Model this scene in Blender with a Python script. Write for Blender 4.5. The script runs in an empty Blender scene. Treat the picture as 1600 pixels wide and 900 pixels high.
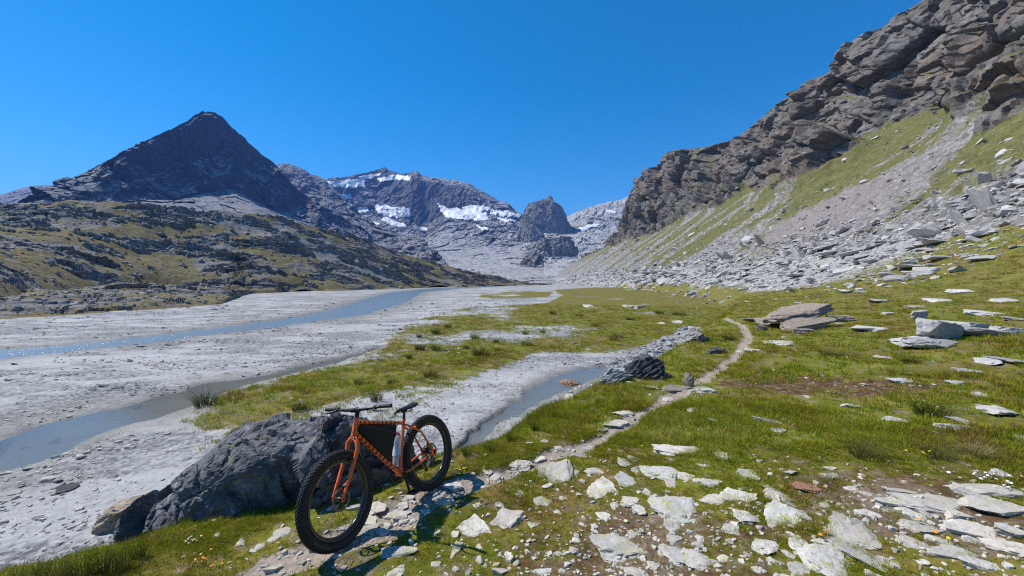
import bpy, bmesh, math, random
import numpy as np
from mathutils import Matrix, Vector
rad = math.radians
C = bpy.context.scene.collection
scn = bpy.context.scene

# ------------------------------------------------------------------ camera, sky, sun, exposure
F = 634.5                                   # focal length in photo pixels (1600 wide)
EYE = 2.9                                   # camera height above the river plain
PITCH = rad(0.81)
cd = bpy.data.cameras.new('camera'); cam = bpy.data.objects.new('camera', cd); C.objects.link(cam)
cd.sensor_width = 36.0; cd.lens = 36.0 * F / 1600.0
cd.clip_start = 0.05; cd.clip_end = 20000
cam.location = (0, 0, EYE); cam.rotation_euler = (rad(90) - PITCH, 0, 0)
scn.camera = cam

SUN_AZ = rad(-71.0)                          # left of the view direction
SUN_EL = rad(51.0)
w = bpy.data.worlds.new('World'); scn.world = w; w.use_nodes = True
nt = w.node_tree; nt.nodes.clear()
sky = nt.nodes.new('ShaderNodeTexSky'); sky.sky_type = 'NISHITA'; sky.sun_disc = False
sky.sun_elevation = SUN_EL; sky.sun_rotation = SUN_AZ
sky.altitude = 2600; sky.air_density = 1.0; sky.dust_density = 0.35; sky.ozone_density = 2.6
hs = nt.nodes.new('ShaderNodeHueSaturation'); hs.inputs['Saturation'].default_value = 1.42
hs.inputs['Hue'].default_value = 0.492
bg = nt.nodes.new('ShaderNodeBackground'); bg.inputs[1].default_value = 0.15
wo = nt.nodes.new('ShaderNodeOutputWorld')
nt.links.new(sky.outputs[0], hs.inputs['Color']); nt.links.new(hs.outputs[0], bg.inputs[0]); nt.links.new(bg.outputs[0], wo.inputs[0])
sl = bpy.data.lights.new('sun', 'SUN'); sl.energy = 5.0; sl.angle = rad(0.53); sl.color = (1.0, 0.955, 0.89)
so = bpy.data.objects.new('sun', sl); C.objects.link(so)
L = Vector((math.sin(SUN_AZ) * math.cos(SUN_EL), math.cos(SUN_AZ) * math.cos(SUN_EL), math.sin(SUN_EL)))
so.rotation_euler = L.to_track_quat('Z', 'Y').to_euler()
vs = scn.view_settings
vs.view_transform = 'Standard'; vs.look = 'None'; vs.exposure = 0.34; vs.gamma = 1.0; vs.use_curve_mapping = False
scn.cycles.max_bounces = 6; scn.cycles.diffuse_bounces = 3; scn.cycles.glossy_bounces = 3
scn.cycles.transmission_bounces = 6; scn.cycles.transparent_max_bounces = 10; scn.cycles.volume_bounces = 0
scn.cycles.use_denoising = False; scn.cycles.use_adaptive_sampling = False; scn.cycles.pixel_filter_type = 'BLACKMAN_HARRIS'; scn.cycles.filter_width = 1.15
scn.cycles.sample_clamp_indirect = 6.0

# ------------------------------------------------------------------ noise
_rs = np.random.RandomState(7)
_perm = _rs.permutation(256).astype(np.int32); _perm = np.concatenate([_perm, _perm, _perm])
_ang = _rs.rand(256) * 2 * np.pi
_g2 = np.stack([np.cos(_ang), np.sin(_ang)], 1).astype(np.float32)
_g3 = _rs.randn(256, 3); _g3 = (_g3 / np.linalg.norm(_g3, axis=1)[:, None]).astype(np.float32)
_cell = _rs.rand(4096, 8).astype(np.float32)
def _fade(t): return t * t * t * (t * (t * 6 - 15) + 10)
def n2(x, y):
    x = np.asarray(x, np.float64); y = np.asarray(y, np.float64)
    xi = np.floor(x).astype(np.int64); yi = np.floor(y).astype(np.int64)
    xf = (x - xi).astype(np.float32); yf = (y - yi).astype(np.float32)
    xi &= 255; yi &= 255
    u = _fade(xf); v = _fade(yf)
    def g(i, j, fx, fy):
        k = _perm[_perm[(xi + i) & 255] + ((yi + j) & 255)]
        G = _g2[k]; return G[..., 0] * fx + G[..., 1] * fy
    a = g(0, 0, xf, yf); b = g(1, 0, xf - 1, yf); c = g(0, 1, xf, yf - 1); d = g(1, 1, xf - 1, yf - 1)
    a = a + u * (b - a); c = c + u * (d - c)
    return (a + v * (c - a)) * 1.5
def n3(p):
    pi = np.floor(p).astype(np.int64); f = (p - pi).astype(np.float32); pi &= 255
    u = _fade(f)
    def g(i, j, k):
        h = _perm[_perm[_perm[(pi[..., 0] + i) & 255] + ((pi[..., 1] + j) & 255)] + ((pi[..., 2] + k) & 255)]
        G = _g3[h]
        return G[..., 0] * (f[..., 0] - i) + G[..., 1] * (f[..., 1] - j) + G[..., 2] * (f[..., 2] - k)
    def lx(j, k):
        a = g(0, j, k); return a + u[..., 0] * (g(1, j, k) - a)
    def ly(k):
        a = lx(0, k); return a + u[..., 1] * (lx(1, k) - a)
    a = ly(0); return (a + u[..., 2] * (ly(1) - a)) * 1.5
def fbm2(x, y, o=4, lac=2.03, gain=.5):
    s = 0; a = 1.0
    for i in range(o):
        s = s + a * n2(x + 17.3 * i, y - 9.1 * i); x = x * lac; y = y * lac; a *= gain
    return s
def ridged2(x, y, o=4):
    s = 0; a = 1.0; t = 0
    for i in range(o):
        s = s + a * (1 - 2 * np.abs(n2(x + 31.7 * i, y + 11.9 * i))); t += a; x = x * 2.05; y = y * 2.05; a *= .5
    return s / t
def fbm3(p, o=4):
    s = 0; a = 1.0
    for i in range(o):
        s = s + a * n3(p + 13.7 * i); p = p * 2.03; a *= .5
    return s
def facet3(p, tilt=1.0):
    """blocky rock: every cell is a tilted plane with its own offset; returns (height, edge closeness, cell id value)"""
    pi = np.floor(p).astype(np.int64)
    best = np.full(p.shape[:-1], 9e9, np.float32); sec = best.copy(); val = np.zeros_like(best); cid = np.zeros_like(best)
    for i in (-1, 0, 1):
        for j in (-1, 0, 1):
            for k in (-1, 0, 1):
                c = pi + np.array([i, j, k])
                h = (c[..., 0] * 73856093 ^ c[..., 1] * 19349663 ^ c[..., 2] * 83492791) & 4095
                R = _cell[h]
                d = (p - c - R[..., :3]).astype(np.float32)
                q = (d * d).sum(-1)
                m = q < best
                sec = np.where(m, best, np.minimum(sec, q))
                best = np.where(m, q, best)
                hv = R[..., 6] - .5 + tilt * ((R[..., 3:6] - .5) * d).sum(-1) * 2
                val = np.where(m, hv, val); cid = np.where(m, R[..., 7], cid)
    return val, np.sqrt(sec) - np.sqrt(best), cid
def sstep(a, b, x):
    t = np.clip((x - a) / (b - a), 0, 1); return t * t * (3 - 2 * t)
def lerp(a, b, t): return a + (b - a) * t
def poly_dist(x, y, P):
    """distance to a polyline and the fractional vertex index of the nearest point"""
    x = np.asarray(x, np.float64); y = np.asarray(y, np.float64)
    best = np.full(x.shape, 1e18); idx = np.zeros(x.shape)
    for i in range(len(P) - 1):
        ax, ay = P[i][:2]; bx, by = P[i + 1][:2]
        dx, dy = bx - ax, by - ay
        t = np.clip(((x - ax) * dx + (y - ay) * dy) / (dx * dx + dy * dy), 0, 1)
        d = (x - ax - t * dx) ** 2 + (y - ay - t * dy) ** 2
        m = d < best; best = np.where(m, d, best); idx = np.where(m, i + t, idx)
    return np.sqrt(best), idx
def in_poly(x, y, P):
    ins = np.zeros(np.shape(x), bool); n = len(P)
    for i in range(n):
        ax, ay = P[i]; bx, by = P[(i + 1) % n]
        if ay == by: continue
        c = ((ay > y) != (by > y)) & (x < (bx - ax) * (y - ay) / (by - ay) + ax)
        ins ^= c
    return ins
def poly_sd(x, y, P):
    d, _ = poly_dist(x, y, list(P) + [P[0]])
    return np.where(in_poly(x, y, P), d, -d)

# ------------------------------------------------------------------ helpers: objects, meshes
def tag(o, label=None, cat=None, group=None, kind=None):
    if label: o['label'] = label
    if cat: o['category'] = cat
    if group: o['group'] = group
    if kind: o['kind'] = kind
    return o
def empty(name, mat=None, loc=(0, 0, 0)):
    o = bpy.data.objects.new(name, None); C.objects.link(o); o.empty_display_size = .1
    if mat is not None: o.matrix_world = mat
    else: o.location = loc
    return o
def mesh_np(name, V, Fc, mat=None, smooth=True, attrs=None, flat=None):
    """V (n,3), Fc (m,k) same-size faces"""
    V = np.asarray(V, np.float32); Fc = np.asarray(Fc, np.int32)
    me = bpy.data.meshes.new(name); k = Fc.shape[1]
    me.vertices.add(len(V)); me.vertices.foreach_set('co', V.ravel())
    me.loops.add(Fc.size); me.loops.foreach_set('vertex_index', Fc.ravel())
    me.polygons.add(len(Fc)); me.polygons.foreach_set('loop_start', np.arange(0, Fc.size, k, dtype=np.int32))
    me.polygons.foreach_set('use_smooth', np.full(len(Fc), smooth, bool))
    if flat is not None: me.polygons.foreach_set('use_smooth', ~np.asarray(flat, bool))
    for an, av in (attrs or {}).items():
        at = me.attributes.new(an, 'FLOAT', 'POINT'); at.data.foreach_set('value', np.asarray(av, np.float32).ravel())
    if mat: me.materials.append(mat)
    me.update(calc_edges=True); me.validate()
    return me
def obj(name, me, parent=None):
    o = bpy.data.objects.new(name, me); C.objects.link(o)
    if parent: o.parent = parent
    return o
def grid_faces(nr, nc, wrap=False):
    r = np.arange(nr - 1)[:, None]; c = np.arange(nc if wrap else nc - 1)[None, :]
    c2 = (c + 1) % nc
    return np.stack([r * nc + c, r * nc + c2, (r + 1) * nc + c2, (r + 1) * nc + c], -1).reshape(-1, 4)
class MB:
    """collects boxes, tubes and lathes into ONE mesh"""
    def __init__(s): s.v = []; s.f = []
    def add(s, V, Fs):
        b = len(s.v); s.v += [tuple(map(float, p)) for p in V]; s.f += [tuple(b + i for i in f) for f in Fs]
    def tube(s, P, r, n=10, cap=True):
        P = [Vector(p) for p in P]; m = len(P)
        rr = r if isinstance(r, (list, tuple)) else [r] * m
        V = []; Fs = []; ref = None
        for i, p in enumerate(P):
            t = (P[min(i + 1, m - 1)] - P[max(i - 1, 0)]).normalized()
            if ref is None: ref = Vector((0, 0, 1)) if abs(t.z) < .9 else Vector((1, 0, 0))
            a = (ref - t * ref.dot(t)).normalized(); b = t.cross(a); ref = a
            for k in range(n):
                th = 2 * math.pi * k / n; q = rr[i]
                if isinstance(q, tuple): V.append(p + a * math.cos(th) * q[0] + b * math.sin(th) * q[1])
                else: V.append(p + (a * math.cos(th) + b * math.sin(th)) * q)
        for i in range(m - 1):
            for k in range(n):
                Fs.append((i * n + k, i * n + (k + 1) % n, (i + 1) * n + (k + 1) % n, (i + 1) * n + k))
        if cap: Fs += [tuple(range(n - 1, -1, -1)), tuple((m - 1) * n + k for k in range(n))]
        s.add(V, Fs)
    def box(s, c, sx, sy, sz, M=None):
        V = [(Vector((i * sx / 2, j * sy / 2, k * sz / 2))) for i in (-1, 1) for j in (-1, 1) for k in (-1, 1)]
        if M: V = [M @ v for v in V]
        s.add([v + Vector(c) for v in V], [(0, 1, 3, 2), (4, 6, 7, 5), (0, 4, 5, 1), (2, 3, 7, 6), (0, 2, 6, 4), (1, 5, 7, 3)])
    def lathe(s, prof, n=64, axis='Y', o=(0, 0, 0), closed=False):
        """prof: (radius, along) pairs; revolved about axis"""
        o = Vector(o); V = []
        for k in range(n):
            th = 2 * math.pi * k / n
            for r, a in prof:
                if axis == 'Y': V.append(o + Vector((r * math.cos(th), a, r * math.sin(th))))
                else: V.append(o + Vector((r * math.cos(th), r * math.sin(th), a)))
        m = len(prof); Fs = []
        for k in range(n):
            for i in range(m if closed else m - 1):
                j = (i + 1) % m; k2 = (k + 1) % n
                Fs.append((k * m + i, k * m + j, k2 * m + j, k2 * m + i))
        s.add(V, Fs)
    def xf(s, fn): s.v = [tuple(fn(Vector(p))) for p in s.v]
    def build(s, name, mat, parent=None, smooth=True, sharp=40):
        me = bpy.data.meshes.new(name); me.from_pydata(s.v, [], s.f); me.materials.append(mat)
        bm = bmesh.new(); bm.from_mesh(me); bmesh.ops.recalc_face_normals(bm, faces=bm.faces)
        for e in bm.edges:
            if len(e.link_faces) == 2 and e.calc_face_angle(0) > rad(sharp): e.smooth = False
        for f in bm.faces: f.smooth = smooth
        bm.to_mesh(me); bm.free()
        return obj(name, me, parent)

# ------------------------------------------------------------------ materials
class N:
    def __init__(s, name):
        s.m = bpy.data.materials.new(name); s.m.use_nodes = True; s.t = s.m.node_tree; s.t.nodes.clear()
        s.out = s.t.nodes.new('ShaderNodeOutputMaterial')
    def n(s, ty, **kw):
        nd = s.t.nodes.new('ShaderNode' + ty)
        for k, v in kw.items():
            if k.startswith('i_'):
                key = k[2:].replace('_', ' '); nd.inputs[key].default_value = v
            else: setattr(nd, k, v)
        return nd
    def l(s, a, b): s.t.links.new(a, b)
    def pos(s, scale=(1, 1, 1), rot=(0, 0, 0), obj=False):
        if obj: src = s.n('TexCoord').outputs['Object']
        else: src = s.n('NewGeometry').outputs['Position']
        mp = s.n('Mapping'); mp.inputs['Scale'].default_value = scale; mp.inputs['Rotation'].default_value = rot
        s.l(src, mp.inputs[0]); return mp.outputs[0]
    def noise(s, vec, scale, detail=5, rough=.55, dist=0.0):
        nd = s.n('TexNoise'); nd.inputs['Scale'].default_value = scale; nd.inputs['Detail'].default_value = detail
        nd.inputs['Roughness'].default_value = rough; nd.inputs['Distortion'].default_value = dist
        s.l(vec, nd.inputs['Vector']); return nd.outputs[0]
    def vor(s, vec, scale, feature='F1', out='Distance', rnd=1.0):
        nd = s.n('TexVoronoi'); nd.feature = feature; nd.inputs['Scale'].default_value = scale; nd.inputs['Randomness'].default_value = rnd
        s.l(vec, nd.inputs['Vector']); return nd.outputs[out]
    def ramp(s, fac, stops, interp='LINEAR'):
        nd = s.n('ValToRGB'); cr = nd.color_ramp; cr.interpolation = interp
        while len(cr.elements) < len(stops): cr.elements.new(.5)
        for e, (p, c) in zip(cr.elements, stops):
            e.position = p
            if not isinstance(c, tuple): c = (c, c, c)
            e.color = tuple(c) + (1,)
        s.l(fac, nd.inputs[0]); return nd.outputs[0]
    def mix(s, fac, a, b, mode='MIX'):
        nd = s.n('Mix'); nd.data_type = 'RGBA'; nd.blend_type = mode
        for val, sock in ((fac, nd.inputs[0]), (a, nd.inputs[6]), (b, nd.inputs[7])):
            if hasattr(val, 'links'): s.l(val, sock)
            elif isinstance(val, tuple): sock.default_value = val + (1,)
            else: sock.default_value = val
        return nd.outputs[2]
    def math(s, op, a, b=0.0, clamp=False):
        nd = s.n('Math'); nd.operation = op; nd.use_clamp = clamp
        for val, sock in ((a, nd.inputs[0]), (b, nd.inputs[1])):
            if hasattr(val, 'links'): s.l(val, sock)
            else: sock.default_value = val
        return nd.outputs[0]
    def attr(s, name):
        nd = s.n('Attribute'); nd.attribute_name = name; return nd.outputs['Fac']
    def thr(s, m, noise, amt=.6, soft=.06):
        """mask edge broken up by noise, then sharpened"""
        a = s.math('ADD', m, s.math('MULTIPLY', s.math('SUBTRACT', noise, .5), amt))
        nd = s.n('MapRange'); nd.interpolation_type = 'SMOOTHSTEP'
        nd.inputs['From Min'].default_value = .5 - soft; nd.inputs['From Max'].default_value = .5 + soft
        s.l(a, nd.inputs['Value']); return nd.outputs[0]
    def bump(s, h, strength=.5, dist=.02, prev=None):
        nd = s.n('Bump'); nd.inputs['Strength'].default_value = strength; nd.inputs['Distance'].default_value = dist
        s.l(h, nd.inputs['Height'])
        if prev is not None: s.l(prev, nd.inputs['Normal'])
        return nd.outputs[0]
    def pr(s, col, rough=.85, bump=None, **kw):
        b = s.n('BsdfPrincipled')
        if hasattr(col, 'links'): s.l(col, b.inputs['Base Color'])
        else: b.inputs['Base Color'].default_value = tuple(col) + (1,)
        if hasattr(rough, 'links'): s.l(rough, b.inputs['Roughness'])
        else: b.inputs['Roughness'].default_value = rough
        if bump is not None: s.l(bump, b.inputs['Normal'])
        for k, v in kw.items(): b.inputs[k.replace('_', ' ')].default_value = v
        s.l(b.outputs[0], s.out.inputs[0]); s.b = b; return s.m
    def nz(s):
        g = s.n('NewGeometry'); x = s.n('SeparateXYZ'); s.l(g.outputs['Normal'], x.inputs[0]); return x.outputs['Z']

def plain(name, col, rough=.5, **kw):
    n = N(name); return n.pr(col, rough, **kw)

def rock_mat(name, dark, mid, pale, warm, sc=1.0, strata=(1, 1, 3.5), rot=(0, 0, 0), lichen=0.0, grass=0.0, bump_d=.05, warm_amt=.5, grass_lo=.55, obj=False, grasscol=None):
    n = N(name)
    p = n.pos((sc,) * 3, obj=obj); q = n.pos(tuple(sc * s for s in strata), rot, obj=obj)
    big = n.noise(p, .35, 4, .6); st = n.noise(q, 1.3, 7, .62, .6); fine = n.noise(p, 6.0, 6, .65)
    v = n.math('ADD', n.math('MULTIPLY', st, .62), n.math('MULTIPLY', fine, .38))
    col = n.ramp(v, [(.30, dark), (.47, mid), (.66, pale)])
    wm = n.ramp(n.noise(q, .55, 4, .6), [(.46, 0.0), (.64, 1.0)])
    col = n.mix(n.math('MULTIPLY', wm, warm_amt), col, warm)
    crk = n.ramp(n.vor(q, .9, 'DISTANCE_TO_EDGE'), [(0, 0.0), (.035, 1.0)])
    col = n.mix(n.math('MULTIPLY', n.math('SUBTRACT', 1.0, crk), .55), col, dark)
    if lichen:
        lm = n.ramp(n.noise(p, 3.3, 5, .7), [(.58, 0.0), (.64, 1.0)])
        col = n.mix(n.math('MULTIPLY', lm, lichen), col, (.36, .36, .10))
    rgh = .88
    if grass:
        gz = n.math('ADD', n.nz(), n.math('MULTIPLY', n.math('SUBTRACT', n.noise(p, 1.1, 6, .65), .5), .5))
        gm = n.ramp(gz, [(grass_lo, 0.0), (grass_lo + .10, 1.0)])
        gc = n.ramp(n.noise(p, 2.2, 6, .65), [(.3, (.045, .052, .010)), (.5, (.115, .105, .020)), (.7, (.20, .155, .035))]) if grasscol is None else grasscol(n, p)
        col = n.mix(n.math('MULTIPLY', gm, grass), col, gc)
    h = n.math('ADD', n.math('MULTIPLY', st, 1.0), n.math('ADD', n.math('MULTIPLY', fine, .35), n.math('MULTIPLY', crk, .25)))
    b = n.bump(h, .9, bump_d)
    return n.pr(col, rgh, b, Specular_IOR_Level=.08)

# ------------------------------------------------------------------ the shape of the land
def pw(u, v, z=0.0):
    """photo pixel -> point on the level z (used to lay the plan out in metres)"""
    dx = (u - 800) / F; dz = -(v - 450) / F
    yy = math.cos(PITCH) + dz * math.sin(PITCH) ; zz = dz * math.cos(PITCH) - math.sin(PITCH)
    t = (z - EYE) / zz
    return (dx * t, yy * t)
TOE = [(-14, -12), (-8.2, -1.0), (-6.2, 2.5), (-5.0, 3.9), (-4.1, 4.5), (-3.4, 5.3), (-2.2, 5.8), (-1.5, 6.3), (-.66, 6.96), (.42, 8.8), (1.3, 10), (3.3, 12.2),
       (6.4, 16.9), (11.7, 24.8), (20, 38), (30, 60), (38, 90), (48, 200), (56, 400), (60, 900)]
RIVER = [(-34, 12.5, 1.6), (-26, 14.0, 1.5), (-20.3, 16.05, 1.4), (-18.4, 19.4, 1.35), (-16.5, 26.2, 1.6), (-15.0, 36, 2.1), (-17, 51, 3.0), (-20.6, 70, 3.6), (-26, 98, 3.6),
         (-25, 160, 5), (-2, 245, 5), (27, 340, 6), (40, 520, 6)]
SIDE = [(-13, 5.0, .7), (-8.6, 6.76, .75), (-8.67, 8.08, .85), (-8.3, 9.42, .8), (-8.15, 11.2, .62), (-7.4, 12.3, .45), (-6.5, 14.8, .3), (-5.6, 17.5, .2)]
POOL = [(-1.0, 6.6, .10), (-.73, 7.3, .14), (-.5, 8.1, .17), (.05, 9.15, .22), (.9, 10.8, .40), (1.73, 12.1, .52), (2.65, 13.2, .45), (3.3, 13.8, .2)]
BROOK = [(3.0, 13.4), (4.6, 15.0), (6.3, 17.3), (8.4, 20.3), (11, 24.5)]
ISLAND = [pw(*q, .06) for q in ((265, 697), (300, 640), (335, 612), (430, 588), (520, 572), (585, 540), (640, 503), (720, 484), (850, 476), (880, 463), (900, 455), (960, 450), (1090, 452), (1330, 462), (1260, 490),
                              (1130, 522), (1010, 550), (935, 557), (850, 553), (780, 580), (700, 628), (640, 656), (575, 690), (470, 705), (390, 708), (310, 714))]
ISLE2 = [pw(*q, .1) for q in ((742, 461), (800, 457), (868, 458), (860, 466), (800, 469), (745, 468))]
ISLE3 = [pw(*q, .1) for q in ((862, 455), (930, 451), (1010, 455), (960, 463), (880, 466))]
SILTBAR = [pw(*q, .05) for q in ((660, 625), (700, 600), (790, 570), (850, 560), (930, 565), (900, 575), (850, 590), (800, 625), (740, 660), (700, 690), (650, 680), (640, 660))]
PATHP = [pw(u, v, z) for u, v, z in ((395, 905, .78), (440, 885, .78), (520, 850, .76), (600, 812, .76), (690, 768, .74), (770, 742, .74), (850, 712, .74), (930, 682, .72), (985, 655, .72), (1040, 632, .72), (1085, 605, .72),
        (1125, 578, .72), (1158, 552, .74), (1168, 530, .76), (1160, 510, .8), (1135, 497, .8), (1105, 486, .8))] + [(17, 40), (26, 62)]
PATHW = [.16, .16, .16, .22, .18, .13, .11, .13, .14, .14, .14, .13, .14, .15, .15, .14, .13, .14, .16]
HFY = [-400, 0, 30, 100, 300, 500, 900]; HFX = [34, 31, 30, 45, 54, 60, 64]
def foot_x(y): return np.interp(y, HFY, HFX)
def softplus(s, wd): return wd * np.logaddexp(0, s / wd)
RBF = []                                     # small corrections: (x, y, dz, radius)
def bank_d(x, y):
    d, i = poly_dist(x, y, TOE)
    k = np.clip(i.astype(int), 0, len(TOE) - 2); T = np.array(TOE)
    a = T[k]; b = T[k + 1]
    side = (b[..., 0] - a[..., 0]) * (y - a[..., 1]) - (b[..., 1] - a[..., 1]) * (x - a[..., 0])
    return np.where(side < 0, d, -d)
def chan(x, y, P):
    d, i = poly_dist(x, y, P)
    return d / np.interp(i, np.arange(len(P)), [p[2] for p in P])
def water_z(y): return .004 * np.minimum(np.maximum(y, 0), 600) - .055
def land(x, y, full=False):
    x = np.asarray(x, np.float64); y = np.asarray(y, np.float64)
    yc = np.clip(y, 0, 600)
    d = bank_d(x, y) + .22 * n2(x * .9, y * .9) + .08 * n2(x * 3.1, y * 3.1)
    near = np.exp(-(x * x + y * y) / 900)
    plain_z = .004 * yc + .018 * n2(x * .5, y * .5) + .022 * n2(x * .16 + 4, y * .16) + .008 * fbm2(x * 1.7, y * 2.6, 3)
    cr = chan(x + .35 * n2(x * .6, y * .6), y + .35 * n2(x * .6 + 9, y * .6), RIVER); cs = chan(x + .25 * n2(x * 1.1, y * 1.1), y, SIDE); cp = chan(x + .12 * n2(x * 2.1, y * 2.1), y, POOL)
    wet = np.minimum(np.minimum(cr, cs), cp)
    carve = .17 * (1 - sstep(.55, 1.35, cr)) + .13 * (1 - sstep(.5, 1.4, cs)) + .13 * (1 - sstep(.4, 1.5, cp))
    isl = np.maximum(np.maximum(poly_sd(x, y, ISLAND), poly_sd(x, y, ISLE2) * .5), poly_sd(x, y, ISLE3) * .5) + .25 * n2(x * .8, y * .8)
    ism = sstep(-.35, .9, isl)
    z = plain_z - carve + ism * (.07 + .05 * n2(x * .35, y * .35) + .03 * fbm2(x * 1.3, y * 1.3, 3))
    bm = sstep(0, 1.5, d)
    up = .60 * bm + .095 * softplus(d - 1.6, .5)
    up = up + bm * (.05 * fbm2(x * .45, y * .45, 4) * np.clip(1.2 - near * .5, .6, 1.2) + .022 * fbm2(x * 2.2, y * 2.2, 3))
    z = z + up
    s = x - foot_x(y)
    z = z + .62 * softplus(s, 5.0) * sstep(0.0, 2.0, d)
    pd, pi_ = poly_dist(x + .10 * n2(x * 1.3, y * 1.3), y, PATHP); pwid = np.interp(pi_, np.arange(len(PATHW)), PATHW)
    pm = (1 - sstep(pwid * .6, pwid * 1.7, pd)) * bm
    z = z - pm * .05
    for (bx, by, dz, r) in RBF: z = z + dz * np.exp(-((x - bx) ** 2 + (y - by) ** 2) / (r * r))
    if full: return z, d, wet, isl, pm, s
    return z
# the wheels of the bicycle rest on the turf here (x, y, z)
def cam_to_world(p):
    M = Matrix.Rotation(rad(90) - PITCH, 4, 'X')
    return M @ Vector((p[0], p[2], -p[1])) + Vector((0, 0, EYE))
CF = cam_to_world((-1.35924, 3.27403, -2.09061)); CR = cam_to_world((-.82774, 4.27107, -2.10809))
RBF.append((0.3, -.3, .14, 1.6))
for _ in range(3):
    for c in (CF, CR): RBF.append((c.x, c.y, float(c.z - .012 - land(np.array([c.x]), np.array([c.y]))[0]), .75))
def gz(x, y): return float(land(np.array([float(x)]), np.array([float(y)]))[0])
def on_ground(u, v):
    """where the ray through a photo pixel meets the land: (x, y, z)"""
    dx = (u - 800) / F; dz = -(v - 450) / F
    yy = math.cos(PITCH) + dz * math.sin(PITCH); zz = dz * math.cos(PITCH) - math.sin(PITCH)
    t = np.geomspace(1.0, 400, 1400); h = EYE + zz * t - land(dx * t, yy * t)
    k = int(np.argmax(h < 0)) if (h < 0).any() else len(t) - 1
    a = t[max(k - 1, 0)]; b = t[k]; t = np.linspace(a, b, 30); h = EYE + zz * t - land(dx * t, yy * t)
    k = int(np.argmax(h < 0)) if (h < 0).any() else 29
    return dx * t[k], yy * t[k], EYE + zz * t[k]

# ------------------------------------------------------------------ ground sheet
def ground_mat():
    n = N('turf_and_river_gravel')
    p = n.pos()
    big = n.noise(p, .22, 4, .6); med = n.noise(p, 1.4, 6, .6); fine = n.noise(p, 9, 6, .65); vf = n.noise(p, 42, 4, .65)
    # turf
    gmix = n.math('ADD', n.math('MULTIPLY', med, .55), n.math('MULTIPLY', fine, .45))
    turf = n.ramp(gmix, [(.28, (.055, .048, .012)), (.42, (.115, .105, .018)), (.56, (.175, .15, .026)), (.70, (.26, .20, .055))])
    green = n.ramp(gmix, [(.28, (.05, .07, .009)), (.46, (.12, .15, .014)), (.66, (.22, .225, .028))])
    turf = n.mix(n.ramp(n.noise(p, .55, 5, .65), [(.46, 0.0), (.60, .85)]), turf, green)
    turf = n.mix(n.ramp(n.noise(n.pos((1, 1.6, 1), (0, 0, .4)), .42, 6, .7), [(.55, 0.0), (.64, .8)]), turf, (.20, .125, .045))
    brown = n.ramp(fine, [(.3, (.045, .025, .014)), (.7, (.17, .095, .05))])
    turf = n.mix(n.thr(n.attr('dirt'), n.noise(p, 3.0, 6, .65), 1.1, .12), turf, brown)
    ochre = n.ramp(fine, [(.3, (.10, .075, .010)), (.7, (.30, .20, .018))])
    turf = n.mix(n.thr(n.attr('ochre'), med, .9, .15), turf, ochre)
    # river gravel and silt
    peb = n.vor(p, 16, 'F1'); pebc = n.vor(p, 16, 'F1', 'Color')
    sepc = n.n('SeparateColor'); n.l(pebc, sepc.inputs[0])
    grav = n.ramp(n.math('ADD', n.math('MULTIPLY', fine, .5), n.math('MULTIPLY', sepc.outputs[0], .5)), [(.25, (.10, .102, .104)), (.5, (.22, .222, .224)), (.8, (.42, .42, .425))])
    silt = n.ramp(fine, [(.3, (.34, .335, .325)), (.7, (.50, .495, .485))])
    fl = n.math('ADD', n.math('MULTIPLY', n.noise(n.pos((.55, 1.0, 1), (0, 0, -.45)), .7, 8, .75), .6), n.math('MULTIPLY', n.noise(n.pos((.5, .8, 1), (0, 0, -.5)), .13, 5, .7), .4))
    sand = n.mix(n.ramp(fl, [(.47, 0.0), (.56, 1.0)]), grav, silt)
    cob = n.vor(n.pos((1.6, 4.5, 1), (0, 0, -.35)), 2.2, 'F1'); sand = n.mix(n.math('MULTIPLY', n.ramp(cob, [(.14, .8), (.26, 0.0)]), n.ramp(fl, [(.40, 1.0), (.56, .15)])), sand, (.105, .105, .11))
    sand = n.mix(n.ramp(n.noise(n.pos((.7, 1.5, 1), (0, 0, -.45)), 2.0, 7, .75), [(.58, 0.0), (.68, .75)]), sand, (.13, .13, .135))
    sand = n.mix(n.attr('silt'), sand, silt)
    wet = n.attr('wet')
    sand = n.mix(n.math('MULTIPLY', wet, .72), sand, (.215, .20, .165))
    pth = n.ramp(n.math('ADD', n.math('MULTIPLY', fine, .5), n.math('MULTIPLY', vf, .5)), [(.3, (.20, .155, .115)), (.7, (.46, .385, .31))])
    brk = n.math('ADD', n.math('MULTIPLY', n.noise(p, 2.4, 7, .7), .6), n.math('MULTIPLY', fine, .4))
    gm = n.thr(n.attr('grass'), brk, 1.5, .09)
    soil = n.ramp(n.math('ADD', n.math('MULTIPLY', fine, .5), n.math('MULTIPLY', vf, .5)), [(.32, (.085, .060, .040)), (.5, (.19, .145, .10)), (.66, (.36, .31, .245))])
    base_ = n.mix(n.attr('bank'), sand, soil)
    turf = n.mix(n.ramp(n.noise(p, 5.5, 6, .7), [(.50, 0.0), (.60, .8)]), turf, soil)
    col = n.mix(gm, base_, turf)
    col = n.mix(n.thr(n.attr('path'), brk, 1.5, .14), col, pth)
    scr = n.ramp(n.noise(p, 2.6, 8, .75), [(.3, (.15, .145, .135)), (.5, (.30, .29, .275)), (.7, (.50, .49, .47))])
    col = n.mix(n.thr(n.attr('scree'), brk, 1.0, .1), col, scr)
    hh = n.math('ADD', n.math('MULTIPLY', fine, .6), n.math('ADD', n.math('MULTIPLY', vf, .35), n.math('MULTIPLY', peb, -.25)))
    b = n.bump(hh, .75, .045)
    rg = n.ramp(wet, [(.3, .92), (1.0, .35)])
    return n.pr(col, rg, b, Specular_IOR_Level=.06)
G_MAT = ground_mat()
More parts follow.
